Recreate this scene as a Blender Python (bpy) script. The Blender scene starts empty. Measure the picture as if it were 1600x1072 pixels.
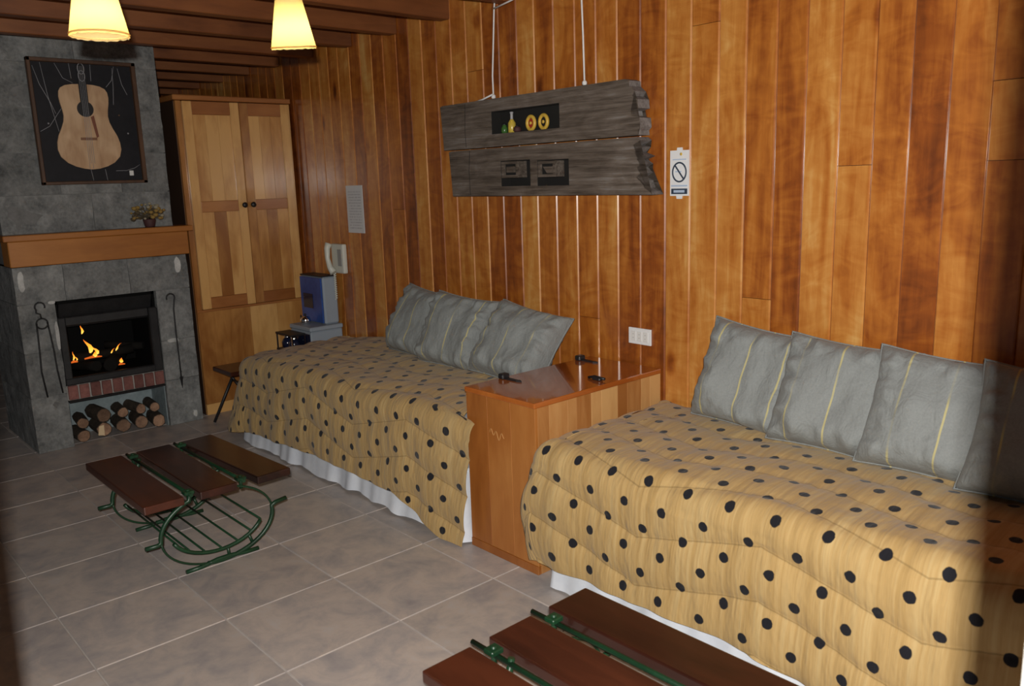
import bpy, bmesh, math, random
from mathutils import Vector, Matrix, noise as mnoise
random.seed(7)
S = bpy.context.scene
C = S.collection

# ------------------------------------------------------------------ camera
CAM = Vector((0.0, 0.0, 1.5))
RIGHT = Vector((0.67297803, 0.73898123, -0.03173818))
DOWN = Vector((0.12201251, -0.15323138, -0.98062893))
FWD = Vector((-0.72952965, 0.65606927, -0.19328631))
UP = -DOWN
cd = bpy.data.cameras.new('camera')
cd.sensor_width = 36.0
cd.lens = 1293.32 / 1600 * 36.0
cd.clip_start = 0.02
cd.dof.use_dof = True
cd.dof.focus_distance = 3.4
cd.dof.aperture_fstop = 5.6
cam = bpy.data.objects.new('camera', cd)
B = -FWD
cam.matrix_world = Matrix(((RIGHT.x, UP.x, B.x, CAM.x), (RIGHT.y, UP.y, B.y, CAM.y), (RIGHT.z, UP.z, B.z, CAM.z), (0, 0, 0, 1)))
C.objects.link(cam)
S.camera = cam

# ------------------------------------------------------------------ light
S.view_settings.view_transform = 'Standard'
S.view_settings.look = 'None'
S.view_settings.exposure = 0.0
S.view_settings.gamma = 1.0
S.view_settings.use_curve_mapping = False
W = bpy.data.worlds.new('world')
S.world = W
W.use_nodes = True
W.node_tree.nodes['Background'].inputs[0].default_value = (0.80, 0.90, 1.0, 1)
W.node_tree.nodes['Background'].inputs[1].default_value = 0.062
# the camera's pop-up flash, above and just behind the front of the lens
fl = bpy.data.lights.new('camera_flash', 'AREA')
fl.shape = 'RECTANGLE'
fl.size = 0.04
fl.size_y = 0.03
fl.energy = 104
fl.color = (1.0, 0.965, 0.91)
flo = bpy.data.objects.new('camera_flash', fl)
fp = CAM + UP * 0.075 - FWD * 0.12
flo.matrix_world = Matrix(((RIGHT.x, UP.x, B.x, fp.x), (RIGHT.y, UP.y, B.y, fp.y), (RIGHT.z, UP.z, B.z, fp.z), (0, 0, 0, 1)))
C.objects.link(flo)

# ------------------------------------------------------------------ node helpers
class NT:
    def __init__(s, name):
        s.m = bpy.data.materials.new(name)
        s.m.use_nodes = True
        s.t = s.m.node_tree
        s.p = s.t.nodes['Principled BSDF']
        s.out = s.t.nodes['Material Output']
    def n(s, typ, **kw):
        nd = s.t.nodes.new('ShaderNode' + typ)
        for k, v in kw.items():
            setattr(nd, k, v)
        return nd
    def link(s, a, b):
        s.t.links.new(a, b)
    def put(s, sock, v):
        if isinstance(v, bpy.types.NodeSocket):
            s.link(v, sock)
        else:
            sock.default_value = v
    def math(s, op, a, b=0.0, c=0.0, clamp=False):
        nd = s.n('Math', operation=op)
        nd.use_clamp = clamp
        s.put(nd.inputs[0], a); s.put(nd.inputs[1], b); s.put(nd.inputs[2], c)
        return nd.outputs[0]
    def vmath(s, op, a, b=(0, 0, 0), scale=None):
        nd = s.n('VectorMath', operation=op)
        s.put(nd.inputs[0], a); s.put(nd.inputs[1], b)
        if scale is not None:
            s.put(nd.inputs['Scale'], scale)
        return nd.outputs['Value'] if op in ('LENGTH', 'DISTANCE', 'DOT_PRODUCT') else nd.outputs['Vector']
    def noise(s, vec, scale, detail=3, rough=0.55, dist=0.0):
        nd = s.n('TexNoise')
        s.put(nd.inputs['Vector'], vec)
        nd.inputs['Scale'].default_value = scale
        nd.inputs['Detail'].default_value = detail
        nd.inputs['Roughness'].default_value = rough
        nd.inputs['Distortion'].default_value = dist
        return nd.outputs['Fac']
    def ramp(s, fac, stops):
        nd = s.n('ValToRGB')
        s.put(nd.inputs[0], fac)
        el = nd.color_ramp.elements
        while len(el) < len(stops):
            el.new(0.5)
        for e, (p, c) in zip(el, stops):
            e.position = p
            e.color = (c[0], c[1], c[2], 1)
        return nd.outputs[0]
    def mix(s, fac, a, b, blend='MIX'):
        nd = s.n('Mix', data_type='RGBA', blend_type=blend)
        s.put(nd.inputs[0], fac)
        for i, v in ((6, a), (7, b)):
            if isinstance(v, tuple) and len(v) == 3:
                v = (*v, 1)
            s.put(nd.inputs[i], v)
        return nd.outputs[2]
    def smooth(s, v, a, b):
        nd = s.n('MapRange', interpolation_type='SMOOTHSTEP')
        s.put(nd.inputs[0], v)
        nd.inputs[1].default_value = a; nd.inputs[2].default_value = b
        return nd.outputs[0]
    def bump(s, h, strength=0.3, dist=0.01):
        nd = s.n('Bump')
        s.put(nd.inputs['Height'], h)
        nd.inputs['Strength'].default_value = strength
        nd.inputs['Distance'].default_value = dist
        s.link(nd.outputs[0], s.p.inputs['Normal'])
    def coords(s, spread=13.0):
        tc = s.n('TexCoord'); oi = s.n('ObjectInfo')
        off = s.n('CombineXYZ')
        r = oi.outputs['Random']
        s.put(off.inputs[0], s.math('MULTIPLY', r, spread * 3.1))
        s.put(off.inputs[1], s.math('MULTIPLY', r, spread * 5.7))
        s.put(off.inputs[2], s.math('MULTIPLY', r, spread * 9.3))
        return s.vmath('ADD', tc.outputs['Object'], off.outputs[0]), r, tc

def simple(name, col, rough=0.6, metal=0.0, coat=0.0, spec=0.5):
    t = NT(name)
    t.p.inputs['Base Color'].default_value = (*col, 1)
    t.p.inputs['Roughness'].default_value = rough
    t.p.inputs['Metallic'].default_value = metal
    t.p.inputs['Coat Weight'].default_value = coat
    t.p.inputs['Coat Roughness'].default_value = 0.15
    t.p.inputs['Specular IOR Level'].default_value = spec
    return t.m

def mottled(name, c1, c2, scale=6.0, rough=0.8, bump=0.3, detail=6, spec=0.3, bdist=0.01, stretch=(1, 1, 1), vary=0.15):
    t = NT(name)
    v, r, tc = t.coords()
    v = t.vmath('MULTIPLY', v, stretch)
    a = t.noise(v, scale, detail, 0.62)
    b = t.noise(v, scale * 6, 4, 0.6)
    f = t.math('ADD', t.math('MULTIPLY', a, 0.7), t.math('MULTIPLY', b, 0.3))
    col = t.ramp(f, [(0.32, c1), (0.68, c2)])
    hv = t.n('HueSaturation')
    t.put(hv.inputs['Value'], t.math('ADD', t.math('MULTIPLY', r, 2 * vary), 1 - vary))
    t.link(col, hv.inputs['Color'])
    t.link(hv.outputs[0], t.p.inputs['Base Color'])
    t.p.inputs['Roughness'].default_value = rough
    t.p.inputs['Specular IOR Level'].default_value = spec
    if bump:
        t.bump(f, bump, bdist)
    return t.m

def wood(name, dark, mid, light, axis='Z', rough=0.35, coat=0.0, vary=0.2, fig=1.0, knots=True, coatr=0.12, hue=0.0, fine=1.0):
    t = NT(name)
    v, r, tc = t.coords()
    st = {'X': (0.16, 1, 1), 'Y': (1, 0.16, 1), 'Z': (1, 1, 0.16)}[axis]
    st2 = {'X': (0.5, 1, 1), 'Y': (1, 0.5, 1), 'Z': (1, 1, 0.5)}[axis]
    g = t.noise(t.vmath('MULTIPLY', v, st), 26 * fine, 5, 0.6, 0.6)
    bl = t.noise(t.vmath('MULTIPLY', v, st2), 3.2 * fig, 3, 0.5, 1.4)
    f = t.math('ADD', t.math('MULTIPLY', g, 0.34), t.math('MULTIPLY', bl, 0.66))
    if knots:
        vo = t.n('TexVoronoi', feature='F1')
        t.put(vo.inputs['Vector'], t.vmath('MULTIPLY', v, st2))
        vo.inputs['Scale'].default_value = 3.0
        k = t.smooth(vo.outputs['Distance'], 0.03, 0.16)
        f = t.math('SUBTRACT', f, t.math('MULTIPLY', t.math('SUBTRACT', 1.0, k), 0.22))
    f = t.math('ADD', f, t.math('MULTIPLY', t.math('SUBTRACT', r, 0.5), vary))
    col = t.ramp(f, [(0.28, dark), (0.48, mid), (0.70, light)])
    t.link(col, t.p.inputs['Base Color'])
    t.p.inputs['Roughness'].default_value = rough
    t.p.inputs['Coat Weight'].default_value = coat
    t.p.inputs['Coat Roughness'].default_value = coatr
    t.bump(g, 0.08, 0.004)
    return t.m

# ------------------------------------------------------------------ materials
M = {}
def mk_plank():
    t = NT('varnished_plank_wood')
    v, r, tc = t.coords()
    g = t.noise(t.vmath('MULTIPLY', v, (1, 1, 0.07)), 42, 4, 0.6, 0.4)
    bl = t.noise(t.vmath('MULTIPLY', v, (1.6, 1, 0.34)), 4.6, 4, 0.55, 1.4)
    fl_ = t.noise(t.vmath('MULTIPLY', v, (1.2, 1, 2.4)), 4.0, 3, 0.55, 2.4)
    f = t.math('ADD', t.math('MULTIPLY', g, 0.22), t.math('ADD', t.math('MULTIPLY', bl, 0.54), t.math('MULTIPLY', fl_, 0.24)))
    f = t.math('ADD', t.math('MULTIPLY', t.math('SUBTRACT', f, 0.5), 1.35), 0.52)
    vo = t.n('TexVoronoi', feature='F1')
    t.put(vo.inputs['Vector'], t.vmath('MULTIPLY', v, (1.3, 1, 0.55)))
    vo.inputs['Scale'].default_value = 2.6
    k = t.math('SUBTRACT', 1.0, t.smooth(vo.outputs['Distance'], 0.02, 0.12))
    f = t.math('SUBTRACT', f, t.math('MULTIPLY', k, 0.30))
    f = t.math('ADD', f, t.math('MULTIPLY', t.math('SUBTRACT', r, 0.5), 0.34))
    col = t.ramp(f, [(0.18, (0.12, 0.028, 0.006)), (0.36, (0.27, 0.070, 0.010)), (0.52, (0.42, 0.137, 0.020)), (0.68, (0.54, 0.225, 0.046)), (0.86, (0.66, 0.37, 0.115))])
    t.link(col, t.p.inputs['Base Color'])
    t.p.inputs['Roughness'].default_value = 0.34
    t.p.inputs['Coat Weight'].default_value = 0.4
    t.p.inputs['Coat Roughness'].default_value = 0.14
    t.bump(g, 0.10, 0.004)
    return t.m
M['plank'] = mk_plank()
M['plank_back'] = simple('wall_backing', (0.10, 0.035, 0.01), 0.7)
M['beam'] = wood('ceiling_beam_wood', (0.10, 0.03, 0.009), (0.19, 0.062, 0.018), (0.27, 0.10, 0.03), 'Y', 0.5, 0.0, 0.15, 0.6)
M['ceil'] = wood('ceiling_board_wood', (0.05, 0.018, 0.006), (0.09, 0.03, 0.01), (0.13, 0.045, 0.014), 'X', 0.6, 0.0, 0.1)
M['pine'] = wood('wardrobe_wood', (0.29, 0.110, 0.026), (0.48, 0.225, 0.062), (0.68, 0.385, 0.135), 'Z', 0.33, 0.4, 0.40, 1.1, knots=False)
M['pine_rail'] = wood('wardrobe_rail_wood', (0.24, 0.08, 0.02), (0.34, 0.125, 0.034), (0.45, 0.19, 0.055), 'Y', 0.36, 0.3, 0.15, 0.8, knots=False)
M['mantel'] = wood('mantel_wood', (0.27, 0.090, 0.015), (0.39, 0.145, 0.026), (0.50, 0.205, 0.042), 'Y', 0.45, 0.1, 0.1, 0.5)
M['chest'] = wood('chest_wood', (0.27, 0.085, 0.016), (0.38, 0.135, 0.028), (0.48, 0.20, 0.05), 'Z', 0.38, 0.2, 0.25, 0.7, knots=False)
M['chest_side'] = wood('chest_side_wood', (0.33, 0.125, 0.03), (0.47, 0.22, 0.07), (0.62, 0.36, 0.14), 'Z', 0.38, 0.2, 0.55, 0.6, knots=False)
M['chest_top'] = wood('chest_lid_wood', (0.28, 0.068, 0.012), (0.39, 0.105, 0.018), (0.48, 0.15, 0.028), 'Y', 0.16, 0.8, 0.1, 0.6, knots=False, coatr=0.04)
M['bench'] = wood('dark_bench_wood', (0.012, 0.004, 0.003), (0.034, 0.009, 0.005), (0.078, 0.020, 0.009), 'X', 0.32, 0.25, 0.25, 0.7, knots=False)
def mk_old():
    t = NT('weathered_board_wood')
    tc = t.n('TexCoord'); v = tc.outputs['Object']
    g = t.noise(t.vmath('MULTIPLY', v, (0.05, 1, 1)), 60, 5, 0.65, 0.5)
    b = t.noise(t.vmath('MULTIPLY', v, (0.4, 1, 1)), 9, 4, 0.6, 0.8)
    f = t.math('ADD', t.math('MULTIPLY', g, 0.6), t.math('MULTIPLY', b, 0.4))
    col = t.ramp(f, [(0.28, (0.022, 0.016, 0.013)), (0.43, (0.090, 0.070, 0.055)), (0.56, (0.155, 0.125, 0.103)), (0.72, (0.27, 0.255, 0.245))])
    t.link(col, t.p.inputs['Base Color'])
    t.p.inputs['Roughness'].default_value = 0.9
    t.p.inputs['Specular IOR Level'].default_value = 0.2
    t.bump(f, 0.9, 0.012)
    return t.m
M['old'] = mk_old()
M['dark_and_niche_shade'] = simple('dark_wood_and_niche_shade', (0.008, 0.007, 0.006), 0.9)  # near black: painted shade inside the niches, also cracks and a reel face
M['stone'] = mottled('grey_stone', (0.085, 0.089, 0.090), (0.295, 0.300, 0.292), 9, 0.95, 0.9, bdist=0.025, vary=0.15)
M['stone_w'] = mottled('pale_lime_patch', (0.35, 0.35, 0.34), (0.65, 0.65, 0.63), 18, 0.9, 0.5)
M['mortar'] = mottled('grey_mortar', (0.13, 0.13, 0.127), (0.24, 0.24, 0.235), 14, 0.95, 0.4)
M['slate'] = mottled('blue_grey_alcove_plaster', (0.16, 0.20, 0.21), (0.32, 0.38, 0.40), 6, 0.9, 0.2)
M['brick'] = mottled('red_brick', (0.14, 0.055, 0.05), (0.27, 0.12, 0.10), 20, 0.9, 0.4, vary=0.3)
M['pointing'] = mottled('brick_pointing', (0.26, 0.24, 0.22), (0.4, 0.38, 0.35), 20, 0.95, 0.3)
M['iron'] = mottled('black_iron', (0.008, 0.008, 0.009), (0.022, 0.022, 0.023), 12, 0.55, 0.2, spec=0.4)
M['soot'] = simple('sooty_iron', (0.006, 0.006, 0.006), 0.9, spec=0.1)
M['green'] = mottled('green_painted_iron', (0.005, 0.026, 0.011), (0.010, 0.050, 0.020), 15, 0.4, 0.15, spec=0.5)
M['white_cloth'] = mottled('white_cotton', (0.62, 0.66, 0.74), (0.78, 0.81, 0.86), 5, 0.9, 0.2, vary=0.03)
M['white_paint'] = simple('white_paint', (0.80, 0.79, 0.74), 0.6)
M['plastic'] = simple('white_plastic', (0.74, 0.74, 0.72), 0.35)
M['plastic_cool'] = simple('white_plate_plastic', (0.78, 0.79, 0.80), 0.3)
M['phone'] = simple('ivory_plastic', (0.62, 0.63, 0.56), 0.35)
M['phone_dk'] = simple('grey_plastic', (0.30, 0.31, 0.31), 0.4)
M['grey'] = simple('blue_grey_plastic', (0.30, 0.35, 0.41), 0.45)
M['blue'] = mottled('royal_blue_panel', (0.012, 0.04, 0.19), (0.04, 0.12, 0.45), 5, 0.3, 0.0, spec=0.5)
M['navy'] = simple('dark_navy_gloss', (0.01, 0.013, 0.035), 0.12)
M['chrome'] = simple('chrome', (0.75, 0.75, 0.76), 0.12, 1.0)
M['black'] = simple('black_paint', (0.012, 0.012, 0.014), 0.45)
M['cord'] = simple('white_cord', (0.75, 0.74, 0.74), 0.8)
M['bark'] = mottled('log_bark', (0.025, 0.02, 0.016), (0.09, 0.065, 0.045), 22, 0.95, 0.7)
M['endgrain'] = mottled('log_end_grain', (0.12, 0.065, 0.042), (0.36, 0.22, 0.14), 16, 0.9, 0.3, vary=0.45)
M['char'] = simple('charred_log', (0.012, 0.011, 0.010), 0.9, spec=0.1)
M['canvas'] = mottled('black_picture_ground', (0.004, 0.0045, 0.007), (0.013, 0.013, 0.017), 5, 0.6, 0.0)
M['frame'] = wood('picture_frame_wood', (0.03, 0.015, 0.008), (0.06, 0.028, 0.014), (0.11, 0.05, 0.022), 'Z', 0.5, 0.0, 0.2, knots=False)
M['guitar'] = wood('guitar_top_wood', (0.22, 0.115, 0.055), (0.46, 0.28, 0.15), (0.62, 0.42, 0.25), 'Z', 0.55, 0.0, 0.1, 2.6, knots=False)
M['string'] = simple('pale_wire', (0.34, 0.34, 0.36), 0.5)
M['pot'] = simple('dark_red_clay', (0.06, 0.02, 0.02), 0.7)
M['dry1'] = simple('dried_ochre_flower', (0.30, 0.19, 0.05), 0.9)
M['dry2'] = simple('dried_pale_flower', (0.33, 0.29, 0.20), 0.9)
M['dry3'] = simple('dried_brown_stem', (0.09, 0.065, 0.035), 0.9)
M['amber'] = simple('yellow_glass', (0.55, 0.40, 0.06), 0.25)
M['yellow'] = simple('yellow_reel', (0.62, 0.40, 0.06), 0.4)
M['redp'] = simple('red_paint', (0.35, 0.03, 0.02), 0.5)
M['olive'] = simple('green_bottle', (0.05, 0.13, 0.03), 0.25)
M['ink'] = simple('dark_blue_ink', (0.035, 0.05, 0.08), 0.5)
M['ink_pale'] = simple('pale_blue_ink', (0.42, 0.52, 0.68), 0.5)

def mk_flame():
    t = NT('fire_flame')
    e = t.n('Emission')
    tc = t.n('TexCoord')
    sep = t.n('SeparateXYZ')
    t.link(tc.outputs['Generated'], sep.inputs[0])
    c = t.ramp(sep.outputs[2], [(0.0, (1.0, 0.55, 0.10)), (0.45, (1.0, 0.35, 0.03)), (1.0, (0.75, 0.10, 0.01))])
    t.link(c, e.inputs[0]); e.inputs[1].default_value = 1.9
    t.link(e.outputs[0], t.out.inputs[0])
    return t.m
M['flame'] = mk_flame()
def mk_ember():
    t = NT('glowing_ember')
    e = t.n('Emission'); e.inputs[0].default_value = (0.9, 0.16, 0.02, 1); e.inputs[1].default_value = 0.8
    t.link(e.outputs[0], t.out.inputs[0]); return t.m
M['ember'] = mk_ember()

def mk_shade():
    t = NT('parchment_lamp_shade')
    tr = t.n('BsdfTranslucent'); tr.inputs[0].default_value = (0.92, 0.72, 0.30, 1)
    di = t.n('BsdfDiffuse'); di.inputs[0].default_value = (0.75, 0.66, 0.42, 1)
    mx = t.n('MixShader'); mx.inputs[0].default_value = 0.30
    t.link(tr.outputs[0], mx.inputs[1]); t.link(di.outputs[0], mx.inputs[2])
    t.link(mx.outputs[0], t.out.inputs[0])
    return t.m
M['shade'] = mk_shade()

def mk_tile():
    t = NT('glazed_floor_tile')
    v, r, tc = t.coords()
    a = t.noise(v, 6.5, 6, 0.66, 0.5)
    b = t.noise(v, 14, 4, 0.6)
    f = t.math('ADD', t.math('MULTIPLY', a, 0.75), t.math('MULTIPLY', b, 0.25))
    col = t.ramp(f, [(0.24, (0.245, 0.232, 0.245)), (0.43, (0.37, 0.335, 0.325)), (0.57, (0.48, 0.415, 0.372)), (0.74, (0.47, 0.455, 0.46))])
    hv = t.n('HueSaturation')
    t.put(hv.inputs['Value'], t.math('ADD', t.math('MULTIPLY', r, 0.14), 0.93))
    t.link(col, hv.inputs['Color']); t.link(hv.outputs[0], t.p.inputs['Base Color'])
    t.p.inputs['Roughness'].default_value = 0.42
    t.p.inputs['Specular IOR Level'].default_value = 0.4
    t.bump(b, 0.05, 0.004)
    return t.m
M['tile'] = mk_tile()
M['grout'] = mottled('floor_grout', (0.38, 0.345, 0.325), (0.48, 0.44, 0.41), 8, 0.95, 0.1)

def mk_cover():
    t = NT('spotted_quilt')
    tc = t.n('TexCoord')
    uv0 = tc.outputs['UV']
    wob = t.n('TexNoise'); t.link(uv0, wob.inputs['Vector']); wob.inputs['Scale'].default_value = 5
    wv = t.vmath('MULTIPLY', t.vmath('SUBTRACT', wob.outputs['Color'], (0.5, 0.5, 0.5)), (0.010, 0.010, 0))
    uv = t.vmath('ADD', uv0, wv)
    px, py = 0.152, 0.147
    ds = []
    for ox, oy in ((0.0, 0.0), (0.5, 0.5)):
        q = t.vmath('ADD', t.vmath('MULTIPLY', uv, (1 / px, 1 / py, 0)), (20 + ox, 20 + oy, 0))
        q = t.vmath('FRACTION', q)
        q = t.vmath('MULTIPLY', t.vmath('SUBTRACT', q, (0.5, 0.5, 0)), (px, py, 0))
        ds.append(t.vmath('LENGTH', q))
    d = t.math('MINIMUM', ds[0], ds[1])
    rim = t.noise(uv, 60, 2)
    d = t.math('ADD', d, t.math('MULTIPLY', t.math('SUBTRACT', rim, 0.5), 0.006))
    dot = t.math('SUBTRACT', 1.0, t.smooth(d, 0.0145, 0.0178))
    slub = t.noise(t.vmath('MULTIPLY', uv, (95, 3.0, 1)), 1.0, 3, 0.6)
    slub2 = t.noise(t.vmath('MULTIPLY', uv, (28, 1.2, 1)), 1.0, 2, 0.6)
    f = t.math('ADD', t.math('MULTIPLY', slub, 0.5), t.math('MULTIPLY', slub2, 0.5))
    base = t.ramp(f, [(0.30, (0.365, 0.228, 0.080)), (0.50, (0.46, 0.305, 0.125)), (0.70, (0.53, 0.385, 0.180))])
    suv = t.n('SeparateXYZ'); t.link(uv0, suv.inputs[0])
    sv = t.math('ADD', suv.outputs[1], t.math('MULTIPLY', t.math('PINGPONG', t.math('ADD', suv.outputs[0], 20.0), 0.45), 0.24))
    sf = t.math('FRACT', t.math('ADD', t.math('DIVIDE', sv, 0.165), 40.0))
    sd = t.math('MULTIPLY', t.math('MINIMUM', sf, t.math('SUBTRACT', 1.0, sf)), 0.165)
    base = t.mix(t.math('MULTIPLY', t.math('SUBTRACT', 1.0, t.smooth(sd, 0.001, 0.0035)), 0.45), base, (0.17, 0.11, 0.04))
    col = t.mix(dot, base, (0.010, 0.010, 0.014))
    t.link(col, t.p.inputs['Base Color'])
    t.p.inputs['Roughness'].default_value = 0.85
    t.p.inputs['Specular IOR Level'].default_value = 0.2
    t.p.inputs['Sheen Weight'].default_value = 0.15
    wr = t.noise(t.vmath('MULTIPLY', uv, (14, 5, 1)), 1.0, 3, 0.55)
    t.bump(t.math('ADD', wr, t.math('MULTIPLY', slub, 0.12)), 0.8, 0.02)
    return t.m
M['cover'] = mk_cover()

def mk_pillow():
    t = NT('grey_striped_cushion_fabric')
    v, r, tc = t.coords()
    ob = tc.outputs['Object']
    sep = t.n('SeparateXYZ'); t.link(ob, sep.inputs[0])
    x = t.math('ADD', sep.outputs[0], t.math('MULTIPLY', t.math('SUBTRACT', t.noise(v, 5, 2), 0.5), 0.02))
    x = t.math('ADD', x, t.math('MULTIPLY', r, 0.05))
    x = t.math('ADD', t.math('DIVIDE', x, 0.135), 10.25)
    fr = t.math('FRACT', x)
    dd = t.math('MULTIPLY', t.math('ABSOLUTE', t.math('SUBTRACT', fr, 0.5)), 0.135)
    st = t.math('SUBTRACT', 1.0, t.smooth(dd, 0.0016, 0.0042))
    cell = t.math('FLOOR', x)
    cv = t.n('CombineXYZ')
    t.put(cv.inputs[0], t.math('MULTIPLY', cell, 7.3)); t.put(cv.inputs[2], sep.outputs[2]); t.put(cv.inputs[1], t.math('MULTIPLY', r, 31.0))
    br = t.smooth(t.noise(cv.outputs[0], 5.0, 1), 0.36, 0.52)
    st = t.math('MULTIPLY', st, t.math('ADD', t.math('MULTIPLY', br, 0.85), 0.15))
    w = t.noise(t.vmath('MULTIPLY', v, (9, 9, 9)), 20, 3)
    base = t.ramp(w, [(0.3, (0.205, 0.220, 0.218)), (0.7, (0.240, 0.255, 0.250))])
    col = t.mix(st, base, (0.46, 0.41, 0.20))
    t.link(col, t.p.inputs['Base Color'])
    t.p.inputs['Roughness'].default_value = 0.7
    t.p.inputs['Specular IOR Level'].default_value = 0.25
    t.p.inputs['Sheen Weight'].default_value = 0.1
    wr = t.noise(v, 11, 3, 0.5, 0.6)
    wr2 = t.noise(t.vmath('MULTIPLY', v, (1, 1, 0.4)), 30, 2, 0.5, 1.5)
    t.bump(t.math('ADD', wr, t.math('MULTIPLY', wr2, 0.35)), 0.55, 0.02)
    return t.m
M['pillow'] = mk_pillow()

def mk_paper():
    t = NT('printed_notice_paper')
    tc = t.n('TexCoord'); sep = t.n('SeparateXYZ'); t.link(tc.outputs['Generated'], sep.inputs[0])
    x, z = sep.outputs[0], sep.outputs[2]
    rows = t.math('FRACT', t.math('MULTIPLY', z, 17.0))
    line = t.math('MULTIPLY', t.math('GREATER_THAN', rows, 0.5), 1.0)
    cv = t.n('CombineXYZ'); t.put(cv.inputs[0], t.math('MULTIPLY', x, 30.0)); t.put(cv.inputs[1], t.math('FLOOR', t.math('MULTIPLY', z, 17.0)))
    wn = t.math('GREATER_THAN', t.noise(cv.outputs[0], 1.3, 1), 0.44)
    inside = t.math('MULTIPLY', t.math('LESS_THAN', t.math('ABSOLUTE', t.math('SUBTRACT', x, 0.5)), 0.38), t.math('LESS_THAN', t.math('ABSOLUTE', t.math('SUBTRACT', z, 0.48)), 0.40))
    m = t.math('MULTIPLY', t.math('MULTIPLY', line, wn), inside)
    col = t.mix(t.math('MULTIPLY', m, 0.45), (0.66, 0.68, 0.70), (0.25, 0.26, 0.30))
    t.link(col, t.p.inputs['Base Color']); t.p.inputs['Roughness'].default_value = 0.5
    return t.m
M['paper'] = mk_paper()

# ------------------------------------------------------------------ mesh helpers
class MB:
    def __init__(s):
        s.b = bmesh.new()
    def box(s, x0, x1, y0, y1, z0, z1, bev=0.0, rot=None, seg=1, jit=0.0):
        vs = [s.b.verts.new((x, y, z)) for x in (x0, x1) for y in (y0, y1) for z in (z0, z1)]
        if jit:
            for v in vs:
                v.co += Vector((random.uniform(-jit, jit), random.uniform(-jit, jit), random.uniform(-jit, jit)))
        fs = []
        for q in ((0, 1, 3, 2), (4, 6, 7, 5), (0, 4, 5, 1), (2, 3, 7, 6), (0, 2, 6, 4), (1, 5, 7, 3)):
            fs.append(s.b.faces.new([vs[i] for i in q]))
        if rot is not None:
            c = Vector(((x0 + x1) / 2, (y0 + y1) / 2, (z0 + z1) / 2))
            for v in vs:
                v.co = rot @ (v.co - c) + c
        if bev:
            es = list({e for f in fs for e in f.edges})
            bmesh.ops.bevel(s.b, geom=es, offset=bev, segments=seg, affect='EDGES', profile=0.6)
        return s
    def tube(s, pts, r, n=8, closed=False, cap=True):
        pts = [Vector(p) for p in pts]
        rs = r if isinstance(r, (list, tuple)) else [r] * len(pts)
        rings = []
        N = len(pts)
        prev = None
        for i, p in enumerate(pts):
            if closed:
                d = pts[(i + 1) % N] - pts[i - 1]
            else:
                d = pts[min(i + 1, N - 1)] - pts[max(i - 1, 0)]
            d.normalize()
            if prev is None:
                a = Vector((0, 0, 1)) if abs(d.z) < 0.9 else Vector((1, 0, 0))
                u = d.cross(a).normalized()
            else:
                u = (prev - d * prev.dot(d)).normalized()
            prev = u
            w = d.cross(u)
            rings.append([s.b.verts.new(p + (u * math.cos(2 * math.pi * k / n) + w * math.sin(2 * math.pi * k / n)) * rs[i]) for k in range(n)])
        m = N if closed else N - 1
        for i in range(m):
            A, Bq = rings[i], rings[(i + 1) % N]
            for k in range(n):
                f = s.b.faces.new((A[k], A[(k + 1) % n], Bq[(k + 1) % n], Bq[k])); f.smooth = True
        if cap and not closed:
            s.b.faces.new(list(reversed(rings[0]))); s.b.faces.new(rings[-1])
        return s
    def lathe(s, prof, c=(0, 0, 0), n=24, axis='Z', smooth=True):
        rings = []
        c = Vector(c)
        for r, h in prof:
            ring = []
            for k in range(n):
                a = 2 * math.pi * k / n
                p = (r * math.cos(a), r * math.sin(a), h)
                if axis == 'Y':
                    p = (p[0], -h, p[1])
                elif axis == 'X':
                    p = (h, p[0], p[1])
                ring.append(s.b.verts.new(c + Vector(p)))
            rings.append(ring)
        for A, Bq in zip(rings, rings[1:]):
            for k in range(n):
                f = s.b.faces.new((A[k], A[(k + 1) % n], Bq[(k + 1) % n], Bq[k])); f.smooth = smooth
        s.b.faces.new(list(reversed(rings[0]))); s.b.faces.new(rings[-1])
        return s
    def prism(s, poly, a, b, axis='Y'):
        # poly: 2-D outline in the plane across axis, extruded from a to b
        def P(p, t):
            return {'Y': (p[0], t, p[1]), 'X': (t, p[0], p[1]), 'Z': (p[0], p[1], t)}[axis]
        A = [s.b.verts.new(P(p, a)) for p in poly]
        Bq = [s.b.verts.new(P(p, b)) for p in poly]
        n = len(poly)
        s.b.faces.new(A); s.b.faces.new(list(reversed(Bq)))
        for i in range(n):
            s.b.faces.new((A[i], Bq[i], Bq[(i + 1) % n], A[(i + 1) % n]))
        return s
    def mesh(s, name, mat):
        bmesh.ops.recalc_face_normals(s.b, faces=s.b.faces[:])
        me = bpy.data.meshes.new(name)
        s.b.to_mesh(me); s.b.free()
        me.materials.append(mat)
        return me
    def build(s, name, mat, parent=None, loc=(0, 0, 0), rz=0.0):
        return link(name, s.mesh(name, mat), parent, loc, rz)

def link(name, me, parent=None, loc=(0, 0, 0), rz=0.0):
    o = bpy.data.objects.new(name, me)
    C.objects.link(o)
    o.parent = parent
    o.location = loc
    o.rotation_euler = (0, 0, rz)
    return o
def tag(o, label=None, cat=None, group=None, kind=None):
    if label: o['label'] = label
    if cat: o['category'] = cat
    if group: o['group'] = group
    if kind: o['kind'] = kind
    return o
def thing(name, label, cat, loc=(0, 0, 0), rz=0.0, group=None):
    o = bpy.data.objects.new(name, None)
    C.objects.link(o)
    o.empty_display_size = 0.1
    o.location = loc
    o.rotation_euler = (0, 0, rz)
    return tag(o, label, cat, group)
def copy_tree(o, parent=None):
    c = o.copy(); C.objects.link(c); c.parent = parent
    for ch in list(o.children):
        copy_tree(ch, c)
    return c

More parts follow.
